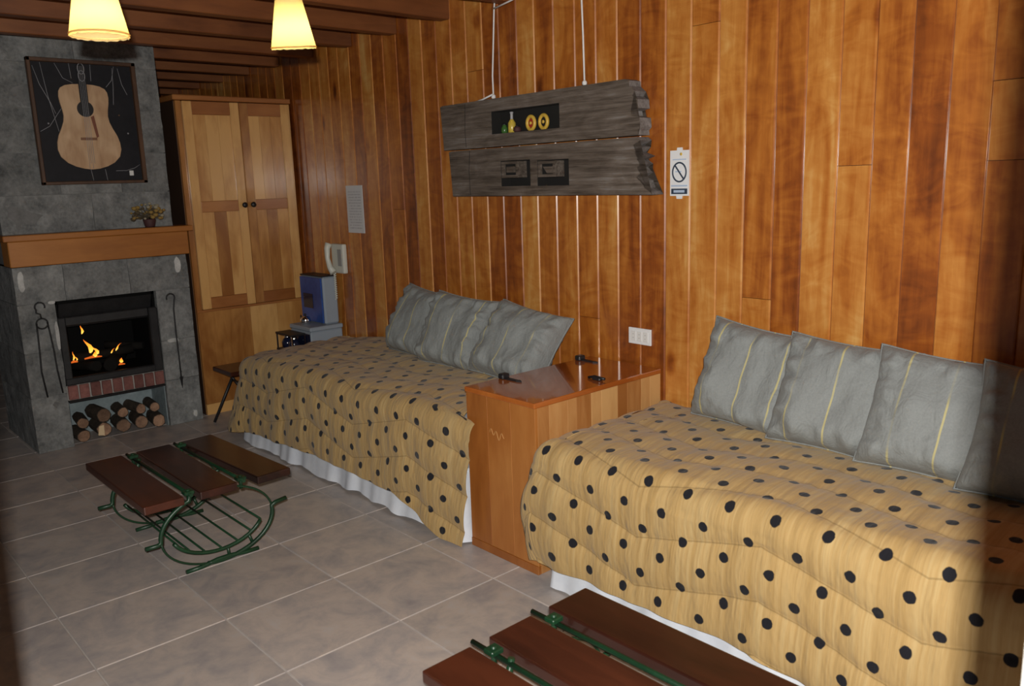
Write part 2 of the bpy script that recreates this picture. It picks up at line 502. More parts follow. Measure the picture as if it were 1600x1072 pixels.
# ------------------------------------------------------------------ the setting
# floor: grout bed with single tiles
floor = MB().box(-9.4, 1.6, -2.6, 3.4, -0.12, -0.004).build('floor', M['grout'])
tag(floor, kind='structure', label='beige and grey mottled ceramic tile floor')
PX, PY = 0.452, 0.4325
tmesh = MB().box(-PX / 2 + 0.0028, PX / 2 - 0.0028, -PY / 2 + 0.0028, PY / 2 - 0.0028, -0.012, 0.0, 0.0015).mesh('tile', M['tile'])
for i in range(-13, 8):
    for j in range(-8, 5):
        x = -2.71 + PX * (i + 0.5); y = 1.03 + PY * (j + 0.5)
        link('tile', tmesh, floor, (x, y, random.uniform(-0.0006, 0.0)))

# plank wall: local x runs along the wall, local -y looks into the room
WA = -math.atan(0.027)
WO = Vector((-2.1, 2.8, 0))
def wpt(s, out, z):
    return Vector((WO.x + s * math.cos(WA) + out * math.sin(WA), WO.y + s * math.sin(WA) - out * math.cos(WA), z))
wall = MB().box(-7.3, 3.7, 0.019, 0.14, -0.01, 2.75).build('wall_right', M['plank_back'], None, WO, WA)
tag(wall, kind='structure', label='wall of varnished orange-brown vertical wooden planks')
lines = [-2.647, -2.508, -2.38, -2.247, -2.118, -1.98, -1.855, -1.728, -1.595, -1.462, -1.334, -1.202, -1.074, -0.941, -0.817, -0.686, -0.551, -0.423, -0.3, -0.172, -0.04, 0.085, 0.214, 0.334, 0.46, 0.577, 0.703, 0.823, 0.941, 1.059, 1.178]
while lines[0] > -7.2:
    lines.insert(0, lines[0] - 0.130 + random.uniform(-0.003, 0.003))
while lines[-1] < 3.6:
    lines.append(lines[-1] + 0.121)
# one plank profile 1 m wide and 1 m tall is not shared, as the chamfer must keep its size: cache by width
pcache = {}
def plank_mesh(w, h):
    k = (round(w, 2), round(h, 2))
    if k not in pcache:
        w2 = k[0] / 2; c = 0.0050
        poly = [(-w2 + 0.0004, 0.019), (-w2 + 0.0004, c), (-w2 + 0.0004 + c, 0.0), (w2 - 0.0004 - c, 0.0), (w2 - 0.0004, c), (w2 - 0.0004, 0.019)]
        pcache[k] = MB().prism(poly, 0.0, h, 'Z').mesh('plank', M['plank'])
    return pcache[k]
splits = {0.763: [1.512], 1.24: [1.512, 1.742], -0.487: [0.862], 0.397: [1.027], -1.27: [2.05], 0.15: [2.06], -2.05: [1.35]}
for a, b in zip(lines, lines[1:]):
    w = b - a; c = (a + b) / 2
    cuts = [0.0]
    for k, zs in splits.items():
        if abs(k - c) < w / 2:
            cuts += zs
    cuts.append(2.72)
    for z0, z1 in zip(cuts, cuts[1:]):
        p = link('plank', plank_mesh(w, z1 - z0 - (0.002 if z1 < 2.7 else 0)), wall, (c, random.uniform(-0.0008, 0.0008), z0))
        p.scale = (w / round(w, 2), 1, 1)

# ceiling and its beams
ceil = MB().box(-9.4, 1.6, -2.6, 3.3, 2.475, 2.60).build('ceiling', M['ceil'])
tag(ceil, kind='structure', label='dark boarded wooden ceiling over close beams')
bx = [-3.06 - 0.4985 * k for k in range(-8, 13)]
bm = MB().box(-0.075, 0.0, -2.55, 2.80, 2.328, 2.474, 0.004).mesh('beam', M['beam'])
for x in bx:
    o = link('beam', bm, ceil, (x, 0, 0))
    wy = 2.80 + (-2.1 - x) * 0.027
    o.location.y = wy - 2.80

# far wall of the dark end of the room
wb = MB().box(-9.5, -9.4, -2.6, 3.3, 0, 2.6).build('wall_back', M['plank_back'])
tag(wb, kind='structure', label='dark wooden wall at the unlit far end of the room')

# the white posts of the doorway the picture is taken through
ra = math.atan2(RIGHT.y, RIGHT.x)
t1 = MB().box(0.0, 0.065, -0.05, 0.0, 0, 2.40, 0.003).build('trim_1', M['white_paint'], None, (-0.1475, 0.579, 0), ra)
tag(t1, kind='structure', label='white door post at the right edge of the picture')
t2 = MB().box(-0.045, 0.0, -0.045, 0.0, 0, 2.40, 0.003).build('trim_2', M['white_paint'], None, (-1.207, 0.150, 0), ra)
tag(t2, kind='structure', label='white door post at the lower left edge of the picture')

# ------------------------------------------------------------------ fireplace
FX = -5.36
fire = thing('fireplace', 'grey stone fireplace with wooden mantel, brick sill and burning firebox', 'fireplace', (FX, 1.535, 0))
def fb(x0, x1, y0, y1, z0, z1, name, mat, parent=None, bev=0.004, jit=0.0):
    return MB().box(x0 - FX, x1 - FX, y0 - 1.535, y1 - 1.535, z0, z1, bev, jit=jit).build(name, mat, parent or fire)
BK = -6.12
def stone(y0, y1, z0, z1, x1=FX, x0=BK, mat='stone'):
    # uneven dressed block with a few subdivisions
    m = MB()
    b = m.b
    g = 0.0018
    bmesh.ops.create_cube(b, size=1.0)
    bmesh.ops.subdivide_edges(b, edges=b.edges[:], cuts=5, use_grid_fill=True)
    for v in b.verts:
        v.co = Vector((x0 - FX + (v.co.x + 0.5) * (x1 - x0), y0 + g - 1.535 + (v.co.y + 0.5) * (y1 - y0 - 2 * g), z0 + g + (v.co.z + 0.5) * (z1 - z0 - 2 * g)))
        w = v.co * 9
        v.co.x += (mnoise.noise(w) - 0.1) * 0.010 + mnoise.noise(w * 3) * 0.004
        v.co.y += mnoise.noise(w + Vector((7, 3, 1))) * 0.003
    for f in b.faces:
        f.smooth = False
    return m.build('stone_block', M[mat], fire)
for z0, z1 in ((0, 0.335), (0.335, 0.60), (0.60, 0.885)):
    stone(1.04, 1.236, z0, z1)
for z0, z1 in ((0, 0.30), (0.30, 0.56), (0.56, 0.885)):
    stone(1.812, 2.03, z0, z1)
for y0, y1 in ((1.04, 1.30), (1.30, 1.665), (1.665, 2.03)):
    stone(y0, y1, 0.885, 1.10)
fb(BK, FX - 0.02, 1.06, 2.01, 1.10, 1.26, 'core', M['mortar'])
fb(BK + 0.01, FX - 0.007, 1.048, 1.229, 0, 1.10, 'core', M['mortar'], bev=0)
fb(BK + 0.01, FX - 0.007, 1.819, 2.022, 0, 1.10, 'core', M['mortar'], bev=0)
fb(BK + 0.01, FX - 0.007, 1.048, 2.022, 0.892, 1.10, 'core', M['mortar'], bev=0)
fb(BK + 0.01, FX - 0.051, 1.038, 1.977, 1.27, 2.47, 'core', M['mortar'], bev=0)
# chimney breast in courses
zc = [1.272, 1.50, 1.735, 1.985, 2.235, 2.60]
for k, (z0, z1) in enumerate(zip(zc, zc[1:])):
    ys = [1.03, 1.36, 1.70, 1.985] if k % 2 else [1.03, 1.52, 1.985]
    for y0, y1 in zip(ys, ys[1:]):
        stone(y0, y1, z0, z1, FX - 0.045, BK)
# pale lime patches left on some arrises
for y0, y1, z0, z1 in ((1.06, 1.093, 0.955, 1.075), (1.945, 1.985, 0.985, 1.085), (1.845, 1.925, 0.545, 0.572), (1.965, 1.99, 0.03, 0.075), (1.20, 1.236, 0.875, 0.893), (1.216, 1.238, 0.60, 0.78)):
    mb = MB()
    n = 12
    cy, cz = (y0 + y1) / 2 - 1.535, (z0 + z1) / 2
    poly = []
    for k in range(n):
        a = 2 * math.pi * k / n
        r = random.uniform(0.82, 1.1)
        ca, sa = math.cos(a), math.sin(a)
        q = max(abs(ca), abs(sa)) ** 0.7
        poly.append((cy + ca / q * (y1 - y0) / 2 * r, cz + sa / q * (z1 - z0) / 2 * r))
    mb.prism(poly, -0.012, 0.0055, 'X').build('lime_patch', M['stone_w'], fire)
# mantel
mt = fb(-5.44, -5.275, 1.022, 2.022, 1.107, 1.250, 'mantel', M['mantel'])
MB().box(-5.46 - FX, -5.255 - FX, 1.000 - 1.535, 2.052 - 1.535, 1.250, 1.284, 0.004).build('mantel_shelf', M['mantel'], mt)
# firebox
Y0, Y1, Z0, Z1 = 1.238, 1.810, 0.372, 0.885
fbx = MB()
fbx.box(-5.86 - FX, -5.84 - FX, Y0 - 1.535, Y1 - 1.535, Z0, Z1)
fbx.box(-5.86 - FX, -0.03, Y0 - 1.535, Y0 + 0.015 - 1.535, Z0, Z1)
fbx.box(-5.86 - FX, -0.03, Y1 - 0.015 - 1.535, Y1 - 1.535, Z0, Z1)
fbx.box(-5.86 - FX, -0.03, Y0 - 1.535, Y1 - 1.535, Z0, Z0 + 0.02)
fbx.box(-5.86 - FX, -0.03, Y0 - 1.535, Y1 - 1.535, Z1 - 0.02, Z1)
box_o = fbx.build('firebox', M['soot'], fire)
fr = MB()
fr.box(-0.045, -0.012, Y0 - 1.535, Y0 + 0.045 - 1.535, Z0 + 0.002, Z1 - 0.10, 0.006)
fr.box(-0.045, -0.002, Y1 - 0.052 - 1.535, Y1 - 1.535, Z0 + 0.002, Z1 - 0.10, 0.006)
fr.box(-0.045, -0.008, Y0 - 1.535, Y1 - 1.535, Z0 + 0.002, Z0 + 0.045, 0.006)
fr.box(-0.050, -0.016, Y0 + 0.04 - 1.535, Y1 - 0.05 - 1.535, Z1 - 0.155, Z1 - 0.10, 0.006)
fr.build('firebox_frame', M['iron'], box_o)
hood = MB().prism([(-0.02, Z1 - 0.02), (-0.09, Z1 - 0.17), (-0.11, Z1 - 0.17), (-0.06, Z1 - 0.02)], Y0 + 0.02 - 1.535, Y1 - 0.02 - 1.535, 'Y')
hood.build('smoke_hood', M['iron'], box_o)
# fire: charred logs and flames are the fire in the box
for k, (y, z, L, a, r) in enumerate(((1.40, 0.44, 0.30, 0.3, 0.035), (1.60, 0.45, 0.34, -0.5, 0.04), (1.50, 0.50, 0.40, 1.35, 0.034), (1.66, 0.53, 0.24, 0.9, 0.026))):
    mb = MB()
    d = Vector((math.cos(a), math.sin(a), 0.05 * (-1) ** k))
    c = Vector((-5.60, y, z))
    pts = [c + d * (t - 0.5) * L for t in (0, 0.25, 0.5, 0.75, 1)]
    pts = [p + Vector((0, 0, random.uniform(-0.008, 0.008))) for p in pts]
    o = mb.tube(pts, [r * random.uniform(0.85, 1.1) for _ in pts], 9).build('charred_log', M['char'])
    tag(o, ['charred log lying low at the left of the fire', 'charred log lying low at the right of the fire', 'charred log laid across the other burning logs', 'thin charred stick on top of the burning logs'][k], 'log', 'logs burning in the firebox')
def flame(cy, cz, h, w, lean, x=-5.50):
    mb = MB()
    prof = [(0, .25), (.12, .75), (.28, 1), (.5, .72), (.72, .38), (.9, .13), (1, .02)]
    pts = []; rs = []
    for t, r in prof:
        pts.append((x, cy + lean * t * t * h + 0.12 * h * math.sin(t * 5), cz + t * h)); rs.append(w * r)
    return mb.tube(pts, rs, 10)
fire_o = thing('fire', 'small orange flames burning in the fireplace box', 'fire', (0, 0, 0))
for cy, cz, h, w, ln in ((1.425, 0.530, 0.090, 0.014, -0.2), (1.392, 0.655, 0.055, 0.007, 0.1), (1.465, 0.515, 0.060, 0.009, -0.6), (1.575, 0.520, 0.045, 0.005, 1.0), (1.545, 0.508, 0.03, 0.004, 1.0), (1.325, 0.50, 0.055, 0.005, 0.2), (1.345, 0.495, 0.03, 0.004, -0.2), (1.595, 0.440, 0.030, 0.012, 0.5), (1.562, 0.435, 0.022, 0.007, -0.2), (1.445, 0.500, 0.04, 0.013, 0.6)):
    flame(cy, cz, h, w, ln).build('flame', M['flame'], fire_o)
for cy, cz, l in ((1.44, 0.498, 0.05), (1.58, 0.427, 0.04), (1.33, 0.487, 0.02)):
    MB().tube([(-5.50, cy - l, cz), (-5.50, cy, cz + 0.006), (-5.50, cy + l, cz)], [0.004, 0.008, 0.003], 8).build('ember', M['ember'], fire_o)
# brick sill and its iron bar
fb(-5.55, FX - 0.012, Y0, Y1, 0.282, 0.372, 'brick_bed', M['pointing'])
nb = 9
bw = (Y1 - Y0) / nb
bmesh_b = MB().box(-0.09, 0.001, -bw / 2 + 0.005, bw / 2 - 0.005, 0.287, 0.371, 0.003).mesh('brick', M['brick'])
for k in range(nb):
    link('brick', bmesh_b, fire, (random.uniform(-0.002, 0.003), Y0 + bw * (k + 0.5) - 1.535, random.uniform(-0.002, 0.001)))
fb(-5.50, FX + 0.002, Y0 - 0.0, Y1 + 0.0, 0.270, 0.281, 'iron_bar', M['iron'])
# log alcove lining
al = MB()
al.box(-5.66 - FX, -5.64 - FX, Y0 - 1.535, Y1 - 1.535, 0, 0.27)
al.box(-5.64 - FX, -0.03, Y1 - 0.004 - 1.535, Y1 - 1.535 + 0.001, 0, 0.27)
al.box(-5.64 - FX, -0.03, Y0 - 1.535 - 0.001, Y0 + 0.004 - 1.535, 0, 0.27)
al.build('alcove_lining', M['slate'], fire)
# stored logs
LP = [(1.300, 0.045, 0.043), (1.305, 0.125, 0.036), (1.43, 0.052, 0.050), (1.425, 0.150, 0.046), (1.545, 0.050, 0.047), (1.55, 0.135, 0.036), (1.655, 0.048, 0.046), (1.66, 0.135, 0.036), (1.75, 0.045, 0.044), (1.748, 0.128, 0.034)]
LN = ['reddish split log at the left end of the bottom row in the alcove', 'dark log resting on the leftmost bottom log of the alcove', 'log with a pale cream wedge face in the bottom row of the alcove', 'brown round log above the log with the pale wedge', 'pale two-toned round log at the middle of the bottom row', 'small round log on top of the pale two-toned log', 'greyish log right of the middle in the bottom row', 'dark log on top of the greyish bottom log', 'log at the right end of the bottom row by the stone pier', 'brown log on top at the right end of the alcove stack']
for k, (y, z, r) in enumerate(LP):
    t = thing('firewood_log', LN[k], 'log', (-5.43 + random.uniform(-0.015, 0.05), y, z), random.uniform(-0.12, 0.12), 'firewood stacked under the firebox')
    n = 11
    rr = [r * random.uniform(0.84, 1.0) for _ in range(n)]
    poly = [(rr[i] * math.cos(2 * math.pi * i / n), rr[i] * math.sin(2 * math.pi * i / n)) for i in range(n)]
    MB().prism(poly, -0.19, -0.0005, 'X').build('bark', M['bark'], t)
    e = MB().prism([(a * 0.9, b * 0.9) for a, b in poly], -0.01, 0.0015, 'X').build('end_face', M['endgrain'], t)
    if k == 2:
        w = MB().prism([(-0.040, -0.03), (-0.004, -0.038), (-0.002, 0.03), (-0.03, 0.026)], -0.006, 0.004, 'X').build('pale_wedge', simple('fresh_split_wood', (0.72, 0.55, 0.34), 0.8), t)
# fire tools
def arc(cx, cz, r, a0, a1, n, x):
    return [(x, cx + r * math.cos(math.radians(a0 + (a1 - a0) * k / (n - 1))), cz + r * math.sin(math.radians(a0 + (a1 - a0) * k / (n - 1)))) for k in range(n)]
tx = FX + 0.022
tg = thing('fire_tongs', 'black wrought iron fire tongs hanging on the left stone pier', 'fire tongs', (tx, 1.155, 0.30))
def loc(pts, o):
    return [(p[0] - o[0], p[1] - o[1], p[2] - o[2]) for p in pts]
o3 = (tx, 1.155, 0.30)
MB().tube(loc(arc(1.150, 0.770, 0.030, 0, 360, 20, tx)[:-1], o3), 0.0045, 6, closed=True).build('ring', M['iron'], tg)
MB().tube(loc([(tx, 1.122, 0.775), (tx, 1.120, 0.70), (tx, 1.117, 0.60), (tx, 1.112, 0.49), (tx, 1.125, 0.335)], o3), 0.0048, 6).build('arm', M['iron'], tg)
MB().tube(loc([(tx, 1.178, 0.775), (tx, 1.185, 0.70), (tx, 1.192, 0.60), (tx, 1.195, 0.49), (tx, 1.208, 0.345)], o3), 0.0048, 6).build('arm', M['iron'], tg)
MB().tube(loc([(tx, 1.150, 0.800), (tx, 1.147, 0.825), (tx, 1.128, 0.835)] + arc(1.150, 0.868, 0.026, 215, -20, 12, tx), o3), 0.0045, 6).build('hook', M['iron'], tg)
MB().tube(loc([(FX - 0.02, 1.148, 0.888), (tx + 0.008, 1.148, 0.896)], o3), 0.005, 6).build('nail', M['iron'], tg)
pk = thing('fire_poker', 'black wrought iron fire poker hanging on the right stone pier', 'fire poker', (tx, 1.93, 0.24))
o3 = (tx, 1.93, 0.24)
MB().tube(loc([(tx, 1.905, 0.26), (tx, 1.905, 0.45), (tx, 1.903, 0.62), (tx, 1.905, 0.76), (tx, 1.913, 0.815)] + arc(1.893, 0.833, 0.026, -30, 200, 14, tx), o3), 0.0048, 6).build('shaft', M['iron'], pk)
MB().prism([(1.895 - 1.93, 0.075), (1.918 - 1.93, 0.075), (1.912 - 1.93, 0.055), (1.906 - 1.93, -0.002), (1.898 - 1.93, 0.05)], -0.004, 0.004, 'X').build('tip', M['iron'], pk)
MB().tube(loc([(FX - 0.02, 1.893, 0.853), (tx + 0.01, 1.893, 0.860)], o3), 0.005, 6).build('nail', M['iron'], pk)

# picture of a guitar on the chimney
PXF = FX - 0.045
pic = thing('framed_picture', 'dark framed picture of a guitar body hung on the stone chimney', 'picture', (PXF + 0.018, 1.552, 1.555))
pw, ph = 0.292, 0.705
fm = MB()
fm.box(-0.008, 0.028, -pw, -pw + 0.020, 0, ph, 0.003)
fm.box(-0.008, 0.028, pw - 0.024, pw, 0, ph, 0.003)
fm.box(-0.008, 0.028, -pw, pw, 0, 0.018, 0.003)
fm.box(-0.008, 0.028, -pw, pw, ph - 0.022, ph, 0.003)
fm.build('frame', M['frame'], pic)
MB().box(-0.006, 0.004, -pw + 0.015, pw - 0.015, 0.01, ph - 0.01).build('ground_panel', M['canvas'], pic)
# guitar outline: half-widths over height (bottom 0 to top 1)
gh = [(0, .03), (.008, .24), (.035, .50), (.08, .74), (.15, .93), (.235, 1.0), (.32, .985), (.40, .92), (.48, .81), (.56, .72), (.63, .69), (.70, .71), (.78, .755), (.85, .775), (.91, .755), (.95, .69), (.98, .54), (.995, .32), (1, .05)]
gw, g0, gt = 0.174, 0.085, 0.485
poly = [(-0.012 + w * gw, g0 + h * gt) for h, w in gh] + [(-0.012 - w * gw, g0 + h * gt) for h, w in reversed(gh)]
gb = MB().prism(poly, 0.004, 0.014, 'X').build('guitar_body', M['guitar'], pic)
MB().lathe([(0.045, 0.0135), (0.045, 0.0155)], (0, -0.012, g0 + 0.345), 28, 'X', False).build('sound_hole', M['black'], gb)
MB().box(0.0135, 0.0175, -0.012 - 0.045, -0.012 + 0.045, g0 + 0.168, g0 + 0.183, 0.001).build('bridge', simple('dark_bridge_wood', (0.22, 0.10, 0.05), 0.5), gb)
MB().box(0.0135, 0.019, -0.012 - 0.022, -0.012 + 0.022, g0 + 0.385, ph - 0.03, 0.001).build('fingerboard', M['black'], gb)
MB().prism([(0.012, g0 + 0.30), (0.030, g0 + 0.31), (0.045, g0 + 0.19), (0.032, g0 + 0.18)], 0.0135, 0.0155, 'X').build('pick_guard', simple('brown_pick_guard', (0.20, 0.07, 0.04), 0.4), gb)
for k in range(4):
    y = -0.012 + (k - 1.5) * 0.009
    MB().tube([(0.0165, y + 0.004 * (k - 1.5) * 0.2, g0 + 0.005 + 0.03 * (k % 2)), (0.020, y, g0 + 0.345), (0.0215, y * 1.0, ph - 0.035)], 0.0011, 5).build('string', M['string'], gb)
# pale wires drawn over the dark ground
wires = [[(-.26, .66), (-.235, .56), (-.19, .46), (-.17, .40)], [(-.22, .68), (-.20, .50), (-.165, .30)], [(-.262, .30), (-.21, .33), (-.16, .40), (-.13, .44)], [(-.145, .68), (-.11, .60), (-.06, .575)], [(.175, .68), (.155, .60), (.12, .56)], [(.165, .67), (.16, .56), (.15, .46)], [(.195, .67), (.21, .58), (.235, .52)], [(.262, .11), (.23, .09), (.18, .075), (.12, .075)], [(-.07, .685), (-.065, .60)], [(.045, .685), (.040, .59)], [(-.02, .085), (-.012, .02)], [(.06, .085), (.066, .02)]]
for k, p in enumerate(wires):
    MB().tube([(0.006, y, z) for y, z in p], 0.0013, 5).build('wire', M['string'], pic)
for y, z in ((.0, .655), (.0, .615)):
    MB().tube([(0.021, -0.012 + 0.018 * math.cos(a), z + 0.030 * math.sin(a)) for a in [2 * math.pi * k / 16 for k in range(16)]], 0.0018, 5, closed=True).build('wire_loop', M['string'], pic)
for y, z, c in ((-.215, .345, 'string'), (.175, .40, 'endgrain'), (.215, .295, 'string')):
    MB().lathe([(0.002, 0.003), (0.006, 0.006), (0.002, 0.009)], (0, y, z), 8, 'X').build('star_dot', M[c], pic)
MB().box(0.003, 0.010, 0.196, 0.220, 0.045, 0.075, 0.002).build('tag', M['plastic'], pic)

# dried flowers on the mantel
pot = thing('dried_flower_pot', 'small dark pot of dried ochre flowers on the mantel', 'flowers', (-5.33, 1.815, 1.284))
MB().lathe([(0.026, 0), (0.030, 0.008), (0.038, 0.045), (0.036, 0.05)], (0, 0, 0), 16).build('pot', M['pot'], pot)
for k in range(60):
    a = random.uniform(0, 2 * math.pi); e = random.uniform(0.1, 1.35)
    L = random.uniform(0.07, 0.125)
    d = Vector((math.cos(a) * math.cos(e) * 0.9, math.sin(a) * math.cos(e) * 1.05, math.sin(e) * 0.85))
    p0 = Vector((0, 0, 0.045)); p1 = p0 + d * L
    st = MB().tube([p0, p0 + d * L * 0.5 + Vector((0, 0, 0.006)), p1], 0.0016, 4).build('stem', M['dry3'], pot)
    r = random.uniform(0.008, 0.017)
    MB().lathe([(0.001, -r * .8), (r * .7, -r * .5), (r, 0), (r * .8, r * .5), (0.001, r * .7)], p1, 7).build('flower_head', M[random.choice(['dry1', 'dry2', 'dry3', 'dry1'])], st)

# ------------------------------------------------------------------ wardrobe
WXF, WY0, WY1, WT = -5.42, 2.082, 2.868, 2.095
wd = thing('wardrobe', 'honey-coloured wooden wardrobe with two panelled doors beside the fireplace', 'wardrobe', (WXF, WY0, 0))
w_ = WY1 - WY0
MB().box(-0.55, -0.018, 0, w_, 0.0, 2.06, 0.003).build('carcass', M['pine'], wd)
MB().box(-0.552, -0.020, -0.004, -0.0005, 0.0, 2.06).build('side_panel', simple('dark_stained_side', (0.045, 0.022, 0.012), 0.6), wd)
MB().box(-0.57, 0.022, -0.018, w_ + 0.004, 2.062, WT, 0.005).build('cornice', M['pine_rail'], wd)
MB().box(-0.018, 0.002, 0.0, 0.036, 0.715, 2.060, 0.002).build('face_stile', M['pine'], wd)
MB().box(-0.018, 0.002, w_ - 0.016, w_, 0.715, 2.060, 0.002).build('face_stile', M['pine'], wd)
for k, (a, b, mt_) in enumerate(((0.0, 0.37, 'pine'), (0.37, 0.57, 'pine'), (0.57, w_, 'pine'))):
    MB().box(-0.018, 0.001, a + 0.0005, b - 0.0005, 0.075, 0.700, 0.0012).build('lower_panel', M[mt_], wd)
MB().box(-0.018, 0.004, 0, w_, 0.0, 0.074, 0.002).build('plinth', M['pine'], wd)
MB().box(-0.018, 0.006, 0, w_, 0.700, 0.716, 0.002).build('middle_rail', M['pine_rail'], wd)
mid = 0.411
for s, (a, b) in enumerate(((0.037, mid - 0.0015), (mid + 0.0015, w_ - 0.017))):
    door = MB().box(-0.010, 0.004, a + 0.05, b - 0.05, 0.76, 2.02).build('door', M['pine'], wd)
    z0, z1 = 0.720, 2.057
    sw = 0.060
    MB().box(-0.017, 0.022, a, a + sw, z0, z1, 0.003).build('stile', M['pine'], door)
    MB().box(-0.017, 0.022, b - sw, b, z0, z1, 0.003).build('stile', M['pine'], door)
    for q0, q1 in ((z0, z0 + 0.075), (1.355, 1.425), (z1 - 0.082, z1)):
        MB().box(-0.017, 0.020, a + sw + 0.0005, b - sw - 0.0005, q0, q1, 0.002).build('rail', M['pine_rail'], door)
    pa, pb = a + sw, b - sw
    nP = 3
    for q0, q1 in ((z0 + 0.076, 1.354), (1.426, z1 - 0.083)):
        for k in range(nP):
            u0 = pa + (pb - pa) * k / nP; u1 = pa + (pb - pa) * (k + 1) / nP
            MB().box(-0.012, 0.009, u0 + 0.0004, u1 - 0.0004, q0, q1, 0.0006).build('panel_board', M['pine'], door)
    ky = (b - 0.028) if s == 0 else (a + 0.030)
    MB().lathe([(0.006, 0.02), (0.007, 0.034), (0.017, 0.040), (0.019, 0.050), (0.013, 0.058), (0.002, 0.060)], (0, ky, 1.392), 14, 'X').build('knob', M['black'], door)

# ------------------------------------------------------------------ water cooler, box and pots behind the first bed
bxo = thing('grey_cabinet', 'low blue-grey box under the blue water cooler in the corner', 'box', (-5.02, 2.735, 0))
MB().box(-0.14, 0.14, -0.125, 0.115, 0.0, 0.555, 0.008).build('body', M['grey'], bxo)
MB().box(-0.145, 0.145, -0.13, 0.118, 0.556, 0.585, 0.006).build('lid', M['grey'], bxo)
MB().box(-0.13, 0.13, -0.131, -0.1255, 0.06, 0.54, 0.002).build('front_panel', M['navy'], bxo)
cool = thing('water_cooler', 'water cooler with royal blue front and grey side standing on a grey box', 'water cooler', (-5.06, 2.79, 0.585))
MB().box(-0.16, 0.145, -0.045, 0.062, 0.0, 0.318, 0.010).build('housing', M['grey'], cool)
MB().box(-0.15, 0.135, -0.058, -0.0455, 0.008, 0.312, 0.004).build('front_panel', M['blue'], cool)
MB().box(-0.155, 0.140, -0.050, 0.058, 0.318, 0.327, 0.002).build('cap', M['black'], cool)
MB().box(-0.11, 0.02, -0.0605, -0.0585, 0.10, 0.20, 0.001).build('recess_panel', M['navy'], cool)
ket = thing('steel_kettle', 'small shiny steel pot in front of the blue cooler panel', 'pot', (-5.05, 2.668, 0.585))
MB().lathe([(0.026, 0), (0.034, 0.01), (0.036, 0.03), (0.028, 0.05), (0.01, 0.056)], (0, 0, 0), 20).build('body', M['chrome'], ket)
MB().lathe([(0.004, 0.056), (0.008, 0.062), (0.008, 0.070), (0.002, 0.074)], (0, 0, 0), 12).build('knob', M['black'], ket)
MB().tube([(-0.034, 0, 0.035), (-0.060, 0, 0.055), (-0.066, 0, 0.040), (-0.040, 0, 0.012)], 0.004, 6).build('handle', M['black'], ket)
# shelf of dark glass jars in front of the box
tr = thing('small_shelf', 'narrow dark shelf standing in front of the low grey box', 'shelf', (-5.03, 2.548, 0))
MB().box(-0.125, 0.10, -0.055, 0.050, 0.535, 0.547, 0.002).build('shelf_board', M['black'], tr)
MB().box(-0.125, 0.10, -0.055, 0.050, 0.425, 0.437, 0.002).build('shelf_board', M['black'], tr)
for sx in (-0.12, 0.09):
    for sy in (-0.052, 0.042):
        MB().box(sx, sx + 0.008, sy, sy + 0.008, 0.0, 0.547, 0.001).build('post', M['chrome'] if sx > 0 else M['black'], tr)
for k, (x, nm) in enumerate(((-0.065, 'round dark blue glass jar at the left of the narrow shelf'), (0.03, 'round dark blue glass jar at the right of the narrow shelf'))):
    j = thing('glass_jar', nm, 'jar', (-5.03 + x, 2.546, 0.437), 0, 'jars on the narrow shelf')
    MB().lathe([(0.024, 0), (0.036, 0.012), (0.038, 0.040), (0.026, 0.064), (0.018, 0.068)], (0, 0, 0), 18).build('body', M['navy'], j)
    MB().lathe([(0.019, 0.068), (0.020, 0.070), (0.020, 0.080), (0.017, 0.083)], (0, 0, 0), 18).build('lid', M['chrome'], j)

# dark stool glimpsed behind the foot of the first bed
st = thing('low_stool', 'low dark wooden stool between the wardrobe and the first bed', 'stool', (-5.10, 2.245, 0))
MB().box(-0.15, 0.13, -0.165, 0.13, 0.335, 0.365, 0.005).build('seat', M['bench'], st)
for sx in (-0.12, 0.10):
    for a_, b_ in ((-0.02, -0.20), (-0.09, 0.12)):
        MB().tube([(sx, b_, 0.0), (sx, (a_ + b_) / 2, 0.168), (sx, a_, 0.335)], 0.010, 8).build('leg', M['black'], st)
MB().tube([(-0.12, -0.055, 0.26), (0.10, -0.055, 0.26)], 0.007, 6).build('stretcher', M['black'], st)

